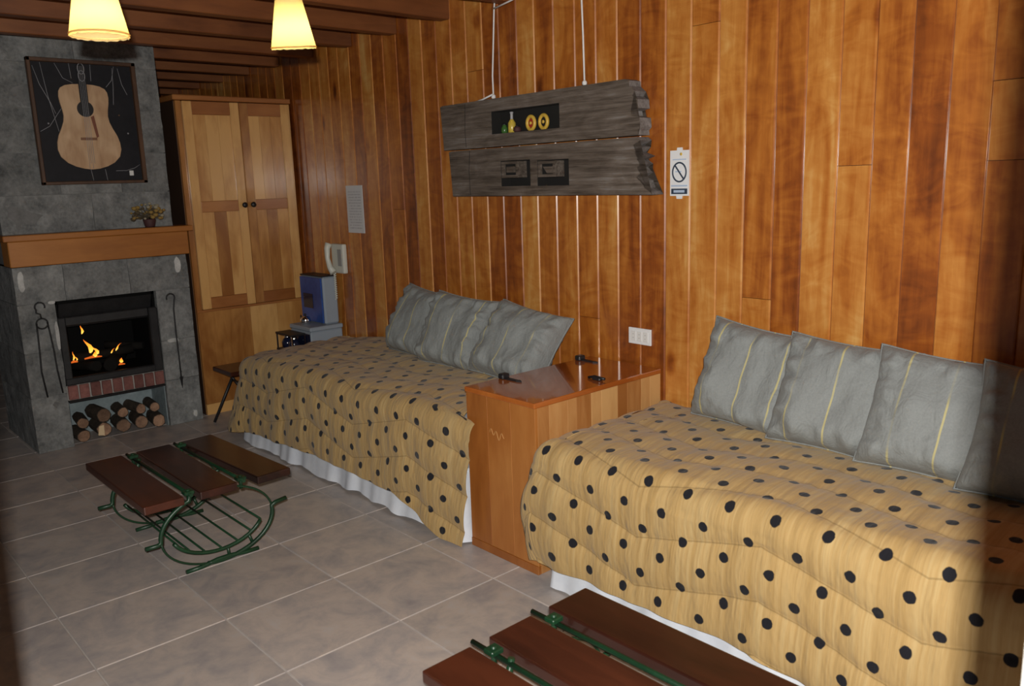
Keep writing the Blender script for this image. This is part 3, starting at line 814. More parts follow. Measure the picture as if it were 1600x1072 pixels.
# ------------------------------------------------------------------ beds
def sstep(a, b, x):
    t = max(0.0, min(1.0, (x - a) / (b - a)))
    return t * t * (3 - 2 * t)
def bedspread(name, x0, x1, yf, yb, top, hem, label, seed, corner=0.10, uvo=(0, 0), bulge=0.0, flare=0.0, over=0.0, nx=300):
    """quilt over one long side and the left end; the right end is a cut edge"""
    # path on plan, right end of the front edge -> left corner -> wall, with outward normal
    def path(t, inset, r):
        Lf = (x1 - x0) - r; Le = (yb - yf) - r
        La = r * math.pi / 2
        L = Lf + La + Le
        s = t * L
        if s < Lf:
            p = Vector((x1 - s, yf)); n = Vector((0, -1))
        elif s < Lf + La:
            a = (s - Lf) / r
            c = Vector((x0 + r, yf + r))
            n = Vector((-math.sin(a), -math.cos(a)))
            p = c + n * r
        else:
            p = Vector((x0, yf + r + (s - Lf - La))); n = Vector((-1, 0))
        return p, n
    R = 0.075                       # roll-over radius of the edge
    drop_pts = 44; roll_pts = 12; top_pts = 40
    b = bmesh.new()
    uvl = b.loops.layers.uv.new('UVMap')
    rows = []
    flat = {}
    wmax = yb - yf - 0.01
    def pp(a, c):
        a = a % (2 * c)
        return a if a < c else 2 * c - a
    def quilt(fl):
        sv = fl.y + uvo[1] + 0.24 * pp(fl.x + uvo[0] + 20.0, 0.45)
        return abs(math.sin(math.pi * sv / 0.165)) ** 0.55
    for i in range(nx + 1):
        t = i / nx
        p, n = path(t, 0, corner)
        col = []
        hz = hem(p.x, p.y, n)
        zt = top(p.x, p.y)
        zb = zt - R
        isfront = sstep(0.3, 0.95, -n.y)
        calm = 1 - 0.85 * sstep(x1 - 0.30, x1, p.x)
        for k in range(drop_pts):
            f = k / drop_pts
            z = hz + (zb - hz) * f
            dn = 1 - f
            fl = Vector((p.x, p.y)) + n * ((zb - z) + R * 0.571)
            fold = math.sin(p.x * 15 + 7 * mnoise.noise(Vector((p.x * 1.7, p.y * 2, seed)))) * 0.006 + mnoise.noise(Vector((p.x * 11, p.y * 11, seed + 2))) * 0.010
            fold += mnoise.noise(Vector((p.x * 9, z * 7, seed + 8))) * 0.007
            isl = sstep(0.0, 0.9, -n.x) if n.x < 0 else 0.0
            out = 0.006 + fold * (0.25 + 0.75 * dn) * calm + 0.016 * quilt(fl) + 0.018 * dn * calm + flare * isl * dn
            if flare == 0.0:
                out *= 1 - 0.75 * sstep(0.9, 1.0, isl)
            q = p + n * out
            cor = bulge * math.exp(-((p.x - x0) / 0.13) ** 2) * sstep(2.035, 2.0, p.y) * math.sin(math.pi * min(1, 0.12 + 0.80 * f))
            q.x -= cor
            q.x += (0.020 + 0.075 * f) * sstep(x1 - 0.3, x1, p.x) * over
            col.append((Vector((q.x, q.y, z)), fl))
        for k in range(roll_pts):
            g_ = k / roll_pts
            a = g_ * math.pi / 2
            fl = Vector((p.x, p.y)) + n * (R * (0.571 - 1.571 * g_))
            o_ = 0.006 + 0.014 * quilt(fl) + mnoise.noise(Vector((p.x * 9, 0.5 * 7, seed + 8))) * 0.006 * (1 - g_)
            q = p - n * (R * (1 - math.cos(a))) + n * (o_ * math.cos(a))
            q.x -= bulge * math.exp(-((p.x - x0) / 0.13) ** 2) * sstep(2.035, 2.0, p.y) * 0.25 * (1 - g_)
            q.x += 0.095 * sstep(x1 - 0.3, x1, p.x) * over * sstep(2.028, 2.005, q.y)
            z = zb + R * math.sin(a) + o_ * math.sin(a)
            col.append((Vector((q.x, q.y, z)), fl))
        tgt = Vector((min(max(p.x, x0 + wmax), x1), yb))
        if n.x < -0.5 or p.x < x0 + wmax:
            tgt = Vector((x0 + wmax * 0.98 * (0.35 + 0.65 * sstep(x0, x0 + wmax, p.x)) if n.x > -0.99 else x0 + wmax * 0.34, yb))
            if n.x <= -0.99:
                tgt = Vector((x0 + wmax * 0.34 * (1 - sstep(yf, yb, p.y) * 0.97), yb - 0.0))
        s0 = p - n * R
        for k in range(top_pts + 1):
            f = k / top_pts
            q = s0.lerp(tgt, f)
            fl = Vector((q.x, q.y))
            z = top(q.x, q.y) + 0.006 + 0.012 * quilt(fl) + 0.008 * math.sin(f * math.pi)
            z += (mnoise.noise(Vector((q.x * 4, q.y * 4, seed))) * 0.010 + mnoise.noise(Vector((q.x * 11, q.y * 11, seed + 5))) * 0.005) * sstep(0, 0.12, f)
            col.append((Vector((q.x, q.y, z)), fl))
        rows.append(col)
    V = [[b.verts.new(c[0]) for c in col] for col in rows]
    for col, vc in zip(rows, V):
        for c, v in zip(col, vc):
            flat[v] = c[1]
    for i in range(nx):
        for k in range(len(V[0]) - 1):
            try:
                f = b.faces.new((V[i][k], V[i][k + 1], V[i + 1][k + 1], V[i + 1][k]))
            except ValueError:
                continue
            f.smooth = True
            for lp in f.loops:
                q = flat[lp.vert]
                lp[uvl].uv = (q.x + uvo[0], q.y + uvo[1])
    bmesh.ops.remove_doubles(b, verts=b.verts[:], dist=0.0004)
    bmesh.ops.recalc_face_normals(b, faces=b.faces[:])
    me = bpy.data.meshes.new(name)
    b.to_mesh(me); b.free()
    me.materials.append(M['cover'])
    o = link(name, me)
    tag(o, label, 'bedspread', 'spotted quilts on the beds')
    return o

def skirt(x0, x1, yf, yb, parent, org, seed, ends='L'):
    mb = MB(); b = mb.b
    pts = []
    n = 150
    for i in range(n + 1):
        pts.append((x1 + (x0 - x1) * i / n, yf, 0, -1))
    for i in range(1, 41):
        pts.append((x0, yf + (yb - yf) * i / 40, -1, 0))
    if ends == 'LR':
        pts = [(x1, yb + (yf - yb) * i / 40, 1, 0) for i in range(40)] + pts
    prev = None
    for j, (x, y, nx, ny) in enumerate(pts):
        s = x + y
        w = math.sin(s * 17 + 8 * mnoise.noise(Vector((s * 2, seed, 0)))) * 0.008 + mnoise.noise(Vector((s * 12, seed, 4))) * 0.016
        lift = 0.006 + 0.030 * abs(mnoise.noise(Vector((s * 4, seed, 9))))
        ring = []
        for k in range(9):
            f = k / 8
            o_ = (0.012 + w) * (1 - f) + 0.018 * (1 - f) ** 3
            ring.append(b.verts.new((x + nx * o_ - org[0], y + ny * o_ - org[1], lift + (0.30 - lift) * f)))
        if prev:
            for k in range(8):
                f = b.faces.new((prev[k], ring[k], ring[k + 1], prev[k + 1])); f.smooth = True
        prev = ring
    return mb.build('bed_skirt', M['white_cloth'], parent)

def make_bed(x0, x1, label, seed, ends):
    org = ((x0 + x1) / 2, 2.40, 0)
    t = thing('bed', label, 'bed', org, 0, 'single beds along the plank wall')
    hx = (x1 - x0) / 2
    MB().box(-hx + 0.07, hx - 0.06, -0.32, 0.31, 0.045, 0.30, 0.01).build('bed_base', M['white_cloth'], t)
    MB().box(-hx + 0.05, hx - 0.05, -0.345, 0.315, 0.301, 0.515, 0.05, seg=3).build('mattress', M['white_cloth'], t)
    for sx in (-hx + 0.12, hx - 0.10):
        for sy in (-0.28, 0.27):
            MB().lathe([(0.022, 0.0), (0.028, 0.046)], (sx, sy, 0), 10).build('leg', M['black'], t)
    skirt(x0 + 0.045, x1 - 0.03, 2.022, 2.70, t, org, seed, ends)
    return t

make_bed(-4.73, -2.565, 'single bed with white skirt left of the wooden chest, nearer the fireplace', 1.0, 'LR')
make_bed(-2.09, 0.13, 'single bed with white skirt right of the wooden chest, nearer the camera', 6.0, 'LR')
def hem1(x, y, n):
    h = 0.122 + 0.012 * math.sin(x * 3.1)
    h -= 0.110 * sstep(-3.05, -2.60, x)
    h -= 0.045 * sstep(-4.4, -4.7, x)
    return max(0.012, h + 0.010 * mnoise.noise(Vector((x * 4, y * 4, 2))))
bedspread('bedspread', -4.735, -2.562, 1.992, 2.775, lambda x, y: 0.555 - 0.045 * sstep(-4.25, -4.72, x) + 0.008 * sstep(-3.2, -2.6, x), hem1,
          'tan quilt with black spots on the bed left of the wooden chest', 1.3, corner=0.19, uvo=(0.02, 0.03), flare=0.11, over=1.0)
def hem2(x, y, n):
    h = 0.115 + 0.010 * math.sin(x * 4.1 + 1)
    h -= 0.035 * sstep(-1.30, -0.9, x)
    h -= 0.03 * sstep(0.2, 0.9, -n.x)
    return max(0.015, h + 0.010 * mnoise.noise(Vector((x * 4, y * 4, 5))))
bedspread('bedspread', -2.120, 0.16, 1.992, 2.728, lambda x, y: 0.552, hem2,
          'tan quilt with black spots on the bed right of the wooden chest', 5.1, corner=0.07, uvo=(0.07, 0.055), bulge=0.085)

# ------------------------------------------------------------------ cushions
def cushion_mesh(seed, w=0.435, h=0.39, T=0.112):
    b = bmesh.new()
    N = 40
    layers = []
    for side in (1, -1):
        g = []
        for i in range(N + 1):
            row = []
            u = -1 + 2 * i / N
            for j in range(N + 1):
                v = -1 + 2 * j / N
                x = w / 2 * u * (1 - 0.075 * (1 - v * v) * abs(u) ** 2)
                z = h / 2 * v * (1 - 0.075 * (1 - u * u) * abs(v) ** 2)
                tt = T * (max(0, (1 - u ** 4)) * max(0, (1 - v ** 4))) ** 0.46
                # fuller towards the bottom where the filling has settled
                tt *= 1.0 - 0.18 * v
                if side < 0:
                    tt *= 0.45
                e = min(1 - abs(u), 1 - abs(v))
                pk = 1 - sstep(0, 0.25, e)
                if side > 0:
                    tt += mnoise.noise(Vector((x * 7, z * 7, seed * 3.7))) * 0.026 * (1 - pk) + mnoise.noise(Vector((x * 22 + seed, z * 9, seed))) * 0.006 * (1 - pk)
                if e < 0.5:
                    along = v if abs(u) > abs(v) else u
                    tt += math.sin(along * (13 + seed % 3) + seed * 3) * 0.009 * sstep(0.01, 0.10, e) * (1 - sstep(0.15, 0.5, e))
                    tt += mnoise.noise(Vector((along * 9, seed * 5.0, e * 3))) * 0.018 * sstep(0.01, 0.10, e) * (1 - sstep(0.2, 0.5, e))
                row.append(b.verts.new((x, -side * max(tt, 0.0035 if e > 1e-6 else 0.0025), z)))
            g.append(row)
        for i in range(N):
            for j in range(N):
                q = (g[i][j], g[i + 1][j], g[i + 1][j + 1], g[i][j + 1])
                f = b.faces.new(q if side > 0 else tuple(reversed(q))); f.smooth = True
        layers.append(g)
    A, D = layers
    per = [(i, 0) for i in range(N)] + [(N, j) for j in range(N)] + [(N - i, N) for i in range(N)] + [(0, N - j) for j in range(N)]
    for k in range(len(per)):
        i, j = per[k]; m, n = per[(k + 1) % len(per)]
        f = b.faces.new((A[i][j], D[i][j], D[m][n], A[m][n])); f.smooth = True
    bmesh.ops.recalc_face_normals(b, faces=b.faces[:])
    # sag: lower half fuller and slumped
    me = bpy.data.meshes.new('cushion_cover'); b.to_mesh(me); b.free()
    me.materials.append(M['pillow'])
    return me
def piping_mesh(w=0.435, h=0.39):
    pts = []
    n = 18
    def P(u, v):
        return (w / 2 * u * (1 - 0.075 * (1 - v * v)) if abs(u) == 1 else w / 2 * u, 0, h / 2 * v * (1 - 0.075 * (1 - u * u)) if abs(v) == 1 else h / 2 * v)
    for k in range(n): pts.append(P(-1 + 2 * k / n, -1))
    for k in range(n): pts.append(P(1, -1 + 2 * k / n))
    for k in range(n): pts.append(P(1 - 2 * k / n, 1))
    for k in range(n): pts.append(P(-1, 1 - 2 * k / n))
    return MB().tube(pts, 0.0045, 6, closed=True).mesh('piping', M['pillow'])
pip = piping_mesh()
def cushion(x, yb, tilt, yaw, roll, label, seed, z=0.572, group=None, T=0.112, h=0.39):
    t = thing('cushion', label, 'cushion', (0, 0, 0), 0, group)
    t.rotation_mode = 'XYZ'
    rm = Matrix.Rotation(math.radians(yaw), 3, 'Z') @ Matrix.Rotation(math.radians(-tilt), 3, 'X') @ Matrix.Rotation(math.radians(roll), 3, 'Y')
    t.rotation_euler = rm.to_euler('XYZ')
    up = rm @ Vector((0, 0, 1))
    t.location = Vector((x, yb, z)) + up * (h / 2 - 0.012)
    link('cover', cushion_mesh(seed, T=T), t)
    link('piping', pip, t)
    return t
G1 = 'grey striped cushions on the left bed'
G2 = 'grey striped cushions on the right bed'
# yaw: positive turns the right edge back towards the wall
cushion(-3.685, 2.575, 22, 3, 6, 'grey striped cushion farthest left on the left bed', 1, group=G1)
cushion(-3.30, 2.530, 23, 10, 5, 'grey striped cushion in the middle of the left bed', 2, group=G1)
cushion(-2.835, 2.485, 34, 12, 10, 'grey striped cushion leaning by the wooden chest, over the middle one', 3, group=G1, z=0.585)
cushion(-1.635, 2.612, 16, 6, 7, 'grey striped cushion nearest the wooden chest on the right bed', 4, group=G2)
cushion(-1.275, 2.565, 22, 10, 5, 'grey striped cushion second from the chest on the right bed', 5, group=G2)
cushion(-0.945, 2.540, 22, 10, 5, 'grey striped cushion third from the chest on the right bed', 6, group=G2)
cushion(-0.625, 2.500, 22, 10, 5, 'grey striped cushion in the shadow at the right picture edge', 7, group=G2)

# ------------------------------------------------------------------ chest between the beds
CX0, CX1, CY0, CY1, CH = -2.552, -2.150, 2.035, 2.785, 0.686
ch = thing('wooden_chest', 'tall orange wooden chest with glossy lid between the two beds', 'chest', ((CX0 + CX1) / 2, (CY0 + CY1) / 2, 0))
ox, oy = (CX0 + CX1) / 2, (CY0 + CY1) / 2
MB().box(CX0 + 0.015 - ox, CX1 - 0.015 - ox, CY0 + 0.015 - oy, CY1 - 0.003 - oy, 0.0, 0.66).build('carcass', M['chest'], ch)
nf = 3
for k in range(nf):
    a = CX0 + (CX1 - CX0) * [0, 0.32, 0.66, 1][k]; b_ = CX0 + (CX1 - CX0) * [0, 0.32, 0.66, 1][k + 1]
    MB().box(a + 0.0003 - ox, b_ - 0.0003 - ox, CY0 - oy, CY0 + 0.0148 - oy, 0.035, 0.664, 0.0008).build('front_board', M['chest'], ch)
MB().box(CX0 - ox, CX1 - ox, CY0 - 0.003 - oy, CY0 + 0.0148 - oy, 0.0, 0.0345, 0.001).build('plinth', M['chest'], ch)
edges = [0.0151, 0.075, 0.175, 0.225, 0.31, 0.37, 0.47, 0.53, 0.62, 0.68, 0.75]
for side in (0, 1):
    for a, b_ in zip(edges, edges[1:]):
        xs = (CX1 - 0.0148, CX1) if side else (CX0, CX0 + 0.0148)
        MB().box(xs[0] - ox, xs[1] - ox, CY0 + a + 0.0002 - oy, CY0 + b_ - 0.0002 - oy, 0.0, 0.664, 0.0006).build('side_board', M['chest_side'], ch)
lid = MB().box(CX0 - 0.004 - ox, CX1 + 0.004 - ox, CY0 - 0.005 - oy, CY1 - oy, 0.665, CH, 0.004, seg=2).build('lid', M['chest_top'], ch)
def strap(x, y, ang, nm, L=0.105):
    mb = MB()
    mb.box(-0.020, 0.012, -0.020, 0.020, 0.0, 0.022, 0.004)
    pl = [(0.012, -0.010), (L * 0.75, -0.007), (L * 0.8, -0.012), (L, 0.0), (L * 0.8, 0.012), (L * 0.75, 0.007), (0.012, 0.010)]
    mb.prism(pl, 0.0, 0.006, 'Z')
    o = mb.build(nm, M['black'], lid, (x - ox, y - oy, CH), ang)
strap(-2.528, 2.225, 0.0, 'hinge')
strap(-2.528, 2.690, 0.0, 'hinge')
mb = MB()
mb.box(-0.022, 0.022, -0.013, 0.013, 0.0, 0.014, 0.004)
mb.tube([(-0.05, 0.0, 0.004), (-0.02, 0.004, 0.012), (0.02, -0.003, 0.012), (0.04, 0.0, 0.010)], 0.006, 6)
mb.build('hasp', M['black'], lid, (-2.215 - ox, 2.455 - oy, CH))
# pale scratched mark on the front
sc = []
for k in range(22):
    t = k / 21
    sc.append((CX0 + 0.14 + 0.085 * t - ox, CY0 - 0.0006 - oy, 0.520 + 0.014 * math.sin(t * 17) + 0.008 * math.sin(t * 7)))
MB().tube(sc, 0.0013, 4).build('scratch_mark', simple('scratched_wood', (0.52, 0.28, 0.10), 0.7), ch)

# ------------------------------------------------------------------ slatted benches
def make_bench(label, loc_, cs, group, near=0.33, far=-0.255):
    t = thing('slatted_bench', label, 'bench', loc_, 0, group)
    for k, (yc, dz, rz) in enumerate(((-0.215, 0, 0), (0.0, 0, 0), (0.218, 0.0, cs))):
        o = MB().box(-0.37, 0.37, -0.076, 0.076, 0.303, 0.336, 0.005, seg=2).build('seat_plank', M['bench'], t, (0, yc, 0), rz)
    # rods in the gaps between planks with clamps
    for yg in (-0.107, 0.109):
        MB().tube([(-0.40, yg, 0.322), (0.0, yg, 0.326), (0.36, yg, 0.330)], 0.0075, 7).build('rail_rod', M['green'], t)
        for x in (-0.315, near - 0.005):
            mb = MB()
            mb.box(x - 0.018, x + 0.018, yg - 0.020, yg + 0.020, 0.326, 0.341, 0.003)
            mb.tube([(x, yg, 0.29), (x, yg, 0.347)], 0.008, 8)
            mb.build('clamp', M['green'], t)
    a, bq, zc_ = 0.232, 0.152, 0.166
    for x in (near, far):
        ring = lambda d0, d1, n: [(x, a * math.cos(math.radians(d0 + (d1 - d0) * k / (n - 1))), zc_ + bq * math.sin(math.radians(d0 + (d1 - d0) * k / (n - 1)))) for k in range(n)]
        MB().tube([(x, -0.10, 0.336)] + ring(118, 182, 12) + [(x, -0.245, 0.155), (x, -0.292, 0.156)], 0.0092, 8).build('upper_arc', M['green'], t)
        MB().tube(ring(182, 268, 14), 0.0045, 7).build('lower_thin_arc', M['green'], t)
        MB().tube(ring(255, 366, 16) + [(x, 0.248, 0.190), (x, 0.298, 0.196)], 0.0092, 8).build('lower_arc', M['green'], t)
        MB().tube(ring(366, 432, 12) + [(x, 0.085, 0.322)], 0.0045, 7).build('upper_thin_arc', M['green'], t)
        MB().tube([(x, -0.150, 0.011), (x, -0.09, 0.012), (x, -0.02, 0.022), (x, 0.03, 0.022), (x, 0.10, 0.014), (x, 0.155, 0.013)], 0.0092, 8).build('foot_bar', M['green'], t)
        ia = [(x - 0.004, 0.195 * math.cos(math.radians(d)), 0.185 + 0.127 * math.sin(math.radians(d))) for d in range(200, 343, 9)]
        MB().tube(ia, 0.008, 8).build('cradle_arc', M['green'], t)
        MB().tube([(x - 0.002, 0.03, 0.020), (x - 0.004, 0.028, 0.06)], 0.007, 6).build('spacer', M['green'], t)
        MB().tube([(x - 0.002, 0.135, 0.040), (x - 0.004, 0.120, 0.085)], 0.007, 6).build('spacer', M['green'], t)
    for d in (208, 228, 249, 270, 291, 312, 334):
        y, z = 0.195 * math.cos(math.radians(d)), 0.185 + 0.127 * math.sin(math.radians(d)) + 0.009
        MB().tube([(far, y, z), (near, y, z)], 0.0045, 6).build('cradle_rod', M['green'], t)
    return t
make_bench('low slatted bench with green iron base standing on open floor', (-3.490, 1.212, 0), 0.05, 'dark slatted benches')
make_bench('low slatted bench cut off by the bottom picture edge', (-1.150, 1.328, 0), 0.0, 'dark slatted benches')

# ------------------------------------------------------------------ things on the plank wall
# hanging board of two weathered planks; local x along the wall, local z up, front towards -y
brd = thing('hanging_board', 'weathered grey board of two thick planks hanging on white cords', 'wall decor', wpt(-0.75, 0.005, 1.42), WA)
TH = 0.072
def plank_with_holes(poly_fn, x0, x1, z0, z1, holes, name):
    """plank built from cells so holes go right in; right end jagged"""
    xs = sorted({x0, x1, *[h[0] for h in holes], *[h[1] for h in holes]})
    mb = MB()
    b = mb.b
    zs = sorted({z0, z1, *[h[2] for h in holes], *[h[3] for h in holes]})
    cells = {}
    for i in range(len(xs) - 1):
        for j in range(len(zs) - 1):
            cx, cz = (xs[i] + xs[i + 1]) / 2, (zs[j] + zs[j + 1]) / 2
            cells[i, j] = not any(h[0] < cx < h[1] and h[2] < cz < h[3] for h in holes)
    vc = {}
    def V(i, j, f):
        if (i, j, f) not in vc:
            x, z = xs[i], zs[j]
            vc[i, j, f] = b.verts.new((x, -TH if f else 0.0, z))
        return vc[i, j, f]
    for (i, j), on in cells.items():
        if not on:
            b.faces.new((V(i, j, 0), V(i + 1, j, 0), V(i + 1, j + 1, 0), V(i, j + 1, 0)))
            continue
        for f in (0, 1):
            b.faces.new((V(i, j, f), V(i + 1, j, f), V(i + 1, j + 1, f), V(i, j + 1, f)))
        for di, dj, p, q in ((-1, 0, (i, j), (i, j + 1)), (1, 0, (i + 1, j), (i + 1, j + 1)), (0, -1, (i, j), (i + 1, j)), (0, 1, (i, j + 1), (i + 1, j + 1))):
            if not cells.get((i + di, j + dj), False):
                b.faces.new((V(*p, 0), V(*q, 0), V(*q, 1), V(*p, 1)))
    return mb
# top plank (local origin s=-0.75, z=1.42)
def X_(s): return s + 0.75
up_h = [(X_(-1.060), X_(-0.578), 0.302, 0.410)]
lo_h = [(X_(-1.000), X_(-0.782), 0.050, 0.172), (X_(-0.737), X_(-0.524), 0.048, 0.165)]
pu = plank_with_holes(None, X_(-1.455), X_(-0.30), 0.243, 0.470, up_h, 'u').build('upper_plank', M['old'], brd)
pl = plank_with_holes(None, X_(-1.395), X_(-0.28), 0.004, 0.236, lo_h, 'l').build('lower_plank', M['old'], brd)
for o, sk in ((pu, 0.03), (pl, 0.02)):
    for v in o.data.vertices:
        pass
# slightly slanted left ends and the torn right ends
def ragged(x0, pts, name, z):
    mb = MB().prism(pts, -TH, 0.0, 'Y')
    bmesh.ops.triangulate(mb.b, faces=[f for f in mb.b.faces if len(f.verts) > 4])
    return mb
up_end = [(X_(-0.30), 0.243), (X_(-0.118), 0.243), (X_(-0.122), 0.262), (X_(-0.108), 0.275), (X_(-0.112), 0.312), (X_(-0.155), 0.322), (X_(-0.158), 0.342), (X_(-0.118), 0.350), (X_(-0.122), 0.385), (X_(-0.150), 0.400), (X_(-0.138), 0.418), (X_(-0.165), 0.440), (X_(-0.168), 0.462), (X_(-0.192), 0.470), (X_(-0.30), 0.470)]
lo_end = [(X_(-0.28), 0.004), (X_(-0.045), 0.002), (X_(-0.060), 0.016), (X_(-0.088), 0.030), (X_(-0.100), 0.060), (X_(-0.132), 0.075), (X_(-0.102), 0.092), (X_(-0.128), 0.115), (X_(-0.100), 0.128), (X_(-0.130), 0.146), (X_(-0.088), 0.158), (X_(-0.138), 0.176), (X_(-0.112), 0.196), (X_(-0.146), 0.205), (X_(-0.108), 0.222), (X_(-0.125), 0.236), (X_(-0.28), 0.236)]
pale = mottled('split_weathered_wood', (0.10, 0.085, 0.075), (0.34, 0.32, 0.31), 26, 0.95, 0.6, stretch=(0.3, 1, 1))
for pts_, par in ((up_end, pu), (lo_end, pl)):
    te = ragged(0, pts_, 't', 0).build('torn_end', M['old'], par)
    te.data.materials.append(pale)
    for pg in te.data.polygons:
        if pg.normal.x > 0.15 and abs(pg.normal.y) < 0.5:
            pg.material_index = 1
for x, z0, z1, par in ((X_(-1.455), 0.243, 0.470, pu), (X_(-1.395), 0.004, 0.236, pl)):
    MB().prism([(x + 0.0005, z0), (x + 0.0005, z1), (x - 0.022, z1 - 0.004), (x - 0.012, (z0 + z1) / 2), (x - 0.004, z0 + 0.003)], -TH + 0.001, -0.001, 'Y').build('worn_end', M['old'], par)
# vertical batten wear line
MB().tube([(X_(-1.265), -TH - 0.0005, 0.25), (X_(-1.27), -TH - 0.0005, 0.33), (X_(-1.262), -TH - 0.0005, 0.466)], 0.0011, 5).build('crack', M['dark_and_niche_shade'], pu)
MB().tube([(X_(-1.245), -TH - 0.0005, 0.01), (X_(-1.25), -TH - 0.0005, 0.13), (X_(-1.238), -TH - 0.0005, 0.23)], 0.0012, 5).build('crack', M['dark_and_niche_shade'], pl)
# added linings and backs carry the niches' shade in their near-black colour
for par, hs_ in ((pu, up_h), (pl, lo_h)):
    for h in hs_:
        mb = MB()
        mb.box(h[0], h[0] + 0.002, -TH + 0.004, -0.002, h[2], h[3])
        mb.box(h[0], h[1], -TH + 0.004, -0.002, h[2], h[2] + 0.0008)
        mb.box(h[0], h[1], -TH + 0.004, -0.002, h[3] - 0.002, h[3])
        mb.build('niche_shade_lining', M['dark_and_niche_shade'], par)
MB().box(up_h[0][0], up_h[0][1], -0.012, -0.001, up_h[0][2], up_h[0][3]).build('niche_back', M['dark_and_niche_shade'], pu)
# carved stepped squares in the lower niches
for k, h in enumerate(lo_h):
    mb = MB()
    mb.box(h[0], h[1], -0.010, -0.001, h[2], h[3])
    mb.build('niche_back', M['dark_and_niche_shade'], pl)  # shade at the back of the niche, put into the colour
    a0, a1 = h[0] + 0.004, h[1] - 0.092
    b0, b1 = h[2] + 0.040, h[3] - 0.004
    mb = MB()
    mb.box(a0, a1, -0.070, -0.010, b0, b0 + 0.013, 0.001)
    mb.box(a0, a1, -0.070, -0.010, b1 - 0.013, b1, 0.001)
    mb.box(a0, a0 + 0.015, -0.070, -0.010, b0 + 0.0131, b1 - 0.0131, 0.001)
    mb.box(a1 - 0.015, a1, -0.070, -0.010, b0 + 0.0131, b1 - 0.0131, 0.001)
    mb.build('carved_frame', M['old'], pl)
    MB().box(a0 + 0.015, a1 - 0.015, -0.054, -0.010, b0 + 0.013, b1 - 0.013).build('carved_groove', M['dark_and_niche_shade'], pl)  # groove floor coloured dark to paint in its recess shade
    mb = MB()
    if k == 0:
        mb.box(a0 + 0.036, a1 - 0.034, -0.068, -0.050, b0 + 0.025, b1 - 0.025, 0.001)
    else:
        mb.prism([(a0 + 0.034, b1 - 0.026), (a1 - 0.022, b1 - 0.026), (a1 - 0.022, b0 + 0.016), (a0 + 0.062, b0 + 0.016)], -0.068, -0.050, 'Y')
    mb.build('carved_block', M['old'], pl)
# small finds standing in the upper niche
def wt(name, label, cat, s, out, z, group=None):
    return thing(name, label, cat, wpt(s, out, z), WA, group)
nz = 1.42 + 0.302
bt = wt('small_bottle', 'tiny yellow and green bottle standing in the board niche', 'bottle', -0.935, 0.050, nz)
MB().lathe([(0.016, 0), (0.019, 0.004), (0.019, 0.046), (0.009, 0.062), (0.008, 0.064)], (0, 0, 0), 16).build('body', M['amber'], bt)
MB().lathe([(0.008, 0.064), (0.007, 0.068), (0.007, 0.090), (0.009, 0.092), (0.009, 0.098), (0.003, 0.099)], (0, 0, 0), 12).build('neck', M['string'], bt)
g = wt('small_pot', 'tiny dark green jar beside the yellow bottle in the niche', 'jar', -0.985, 0.055, nz)
MB().lathe([(0.012, 0), (0.016, 0.006), (0.016, 0.026), (0.010, 0.034), (0.011, 0.040)], (0, 0, 0), 14).build('body', M['olive'], g)
MB().lathe([(0.011, 0.040), (0.012, 0.042), (0.010, 0.047), (0.002, 0.049)], (0, 0, 0), 14).build('lid', M['black'], g)
g = wt('small_pot', 'tiny dark brown pot right of the yellow bottle in the niche', 'jar', -0.885, 0.060, nz)
MB().lathe([(0.012, 0), (0.020, 0.008), (0.018, 0.022), (0.012, 0.026)], (0, 0, 0), 14).build('body', M['pot'], g)
MB().lathe([(0.012, 0.026), (0.013, 0.028), (0.003, 0.032)], (0, 0, 0), 14).build('lid', M['black'], g)
for k, (s, lab, cm) in enumerate(((-0.790, 'small yellow reel with red face in the board niche', 'redp'), (-0.703, 'small yellow ring-shaped reel at the right in the niche', 'dark_and_niche_shade'))):
    r = wt('small_reel', lab, 'reel', s, 0.045, nz + 0.036, 'reels in the board niche')
    MB().tube([(0.026 * math.cos(a), -0.012, 0.030 * math.sin(a)) for a in [2 * math.pi * q / 20 for q in range(20)]], 0.009, 8, closed=True).build('rim', M['yellow'], r)
    MB().lathe([(0.021, 0.0), (0.022, 0.010), (0.018, 0.013)], (0, 0, 0), 18, 'Y').build('face', M[cm], r)
    MB().lathe([(0.008, 0.012), (0.008, 0.018), (0.003, 0.019)], (0, 0, 0.0), 10, 'Y').build('hub', M['yellow'], r)
# cords of the board
def cord(pts, nm='cord', r=0.0042):
    MB().tube([(X_(s), -o_, z - 1.42) for s, o_, z in pts], r, 6).build(nm, M['cord'], brd)
cord([(-1.060, 0.050, 1.885), (-1.062, 0.050, 2.0), (-1.050, 0.048, 2.15), (-1.040, 0.045, 2.30), (-1.03, 0.045, 2.36)])
cord([(-1.22, 0.055, 1.886), (-1.14, 0.055, 1.895), (-1.066, 0.052, 1.912)])
cord([(-0.440, 0.050, 1.885), (-0.445, 0.050, 2.10), (-0.455, 0.048, 2.30), (-0.46, 0.045, 2.36)])
cord([(-1.040, 0.048, 2.305), (-0.92, 0.05, 2.318), (-0.80, 0.05, 2.335), (-0.62, 0.05, 2.36)])
for s in (-1.060, -0.440):
    MB().lathe([(0.004, 0), (0.011, 0.006), (0.011, 0.016), (0.004, 0.024)], (X_(s), -0.050, 0.470), 8).build('knot', M['cord'], brd)

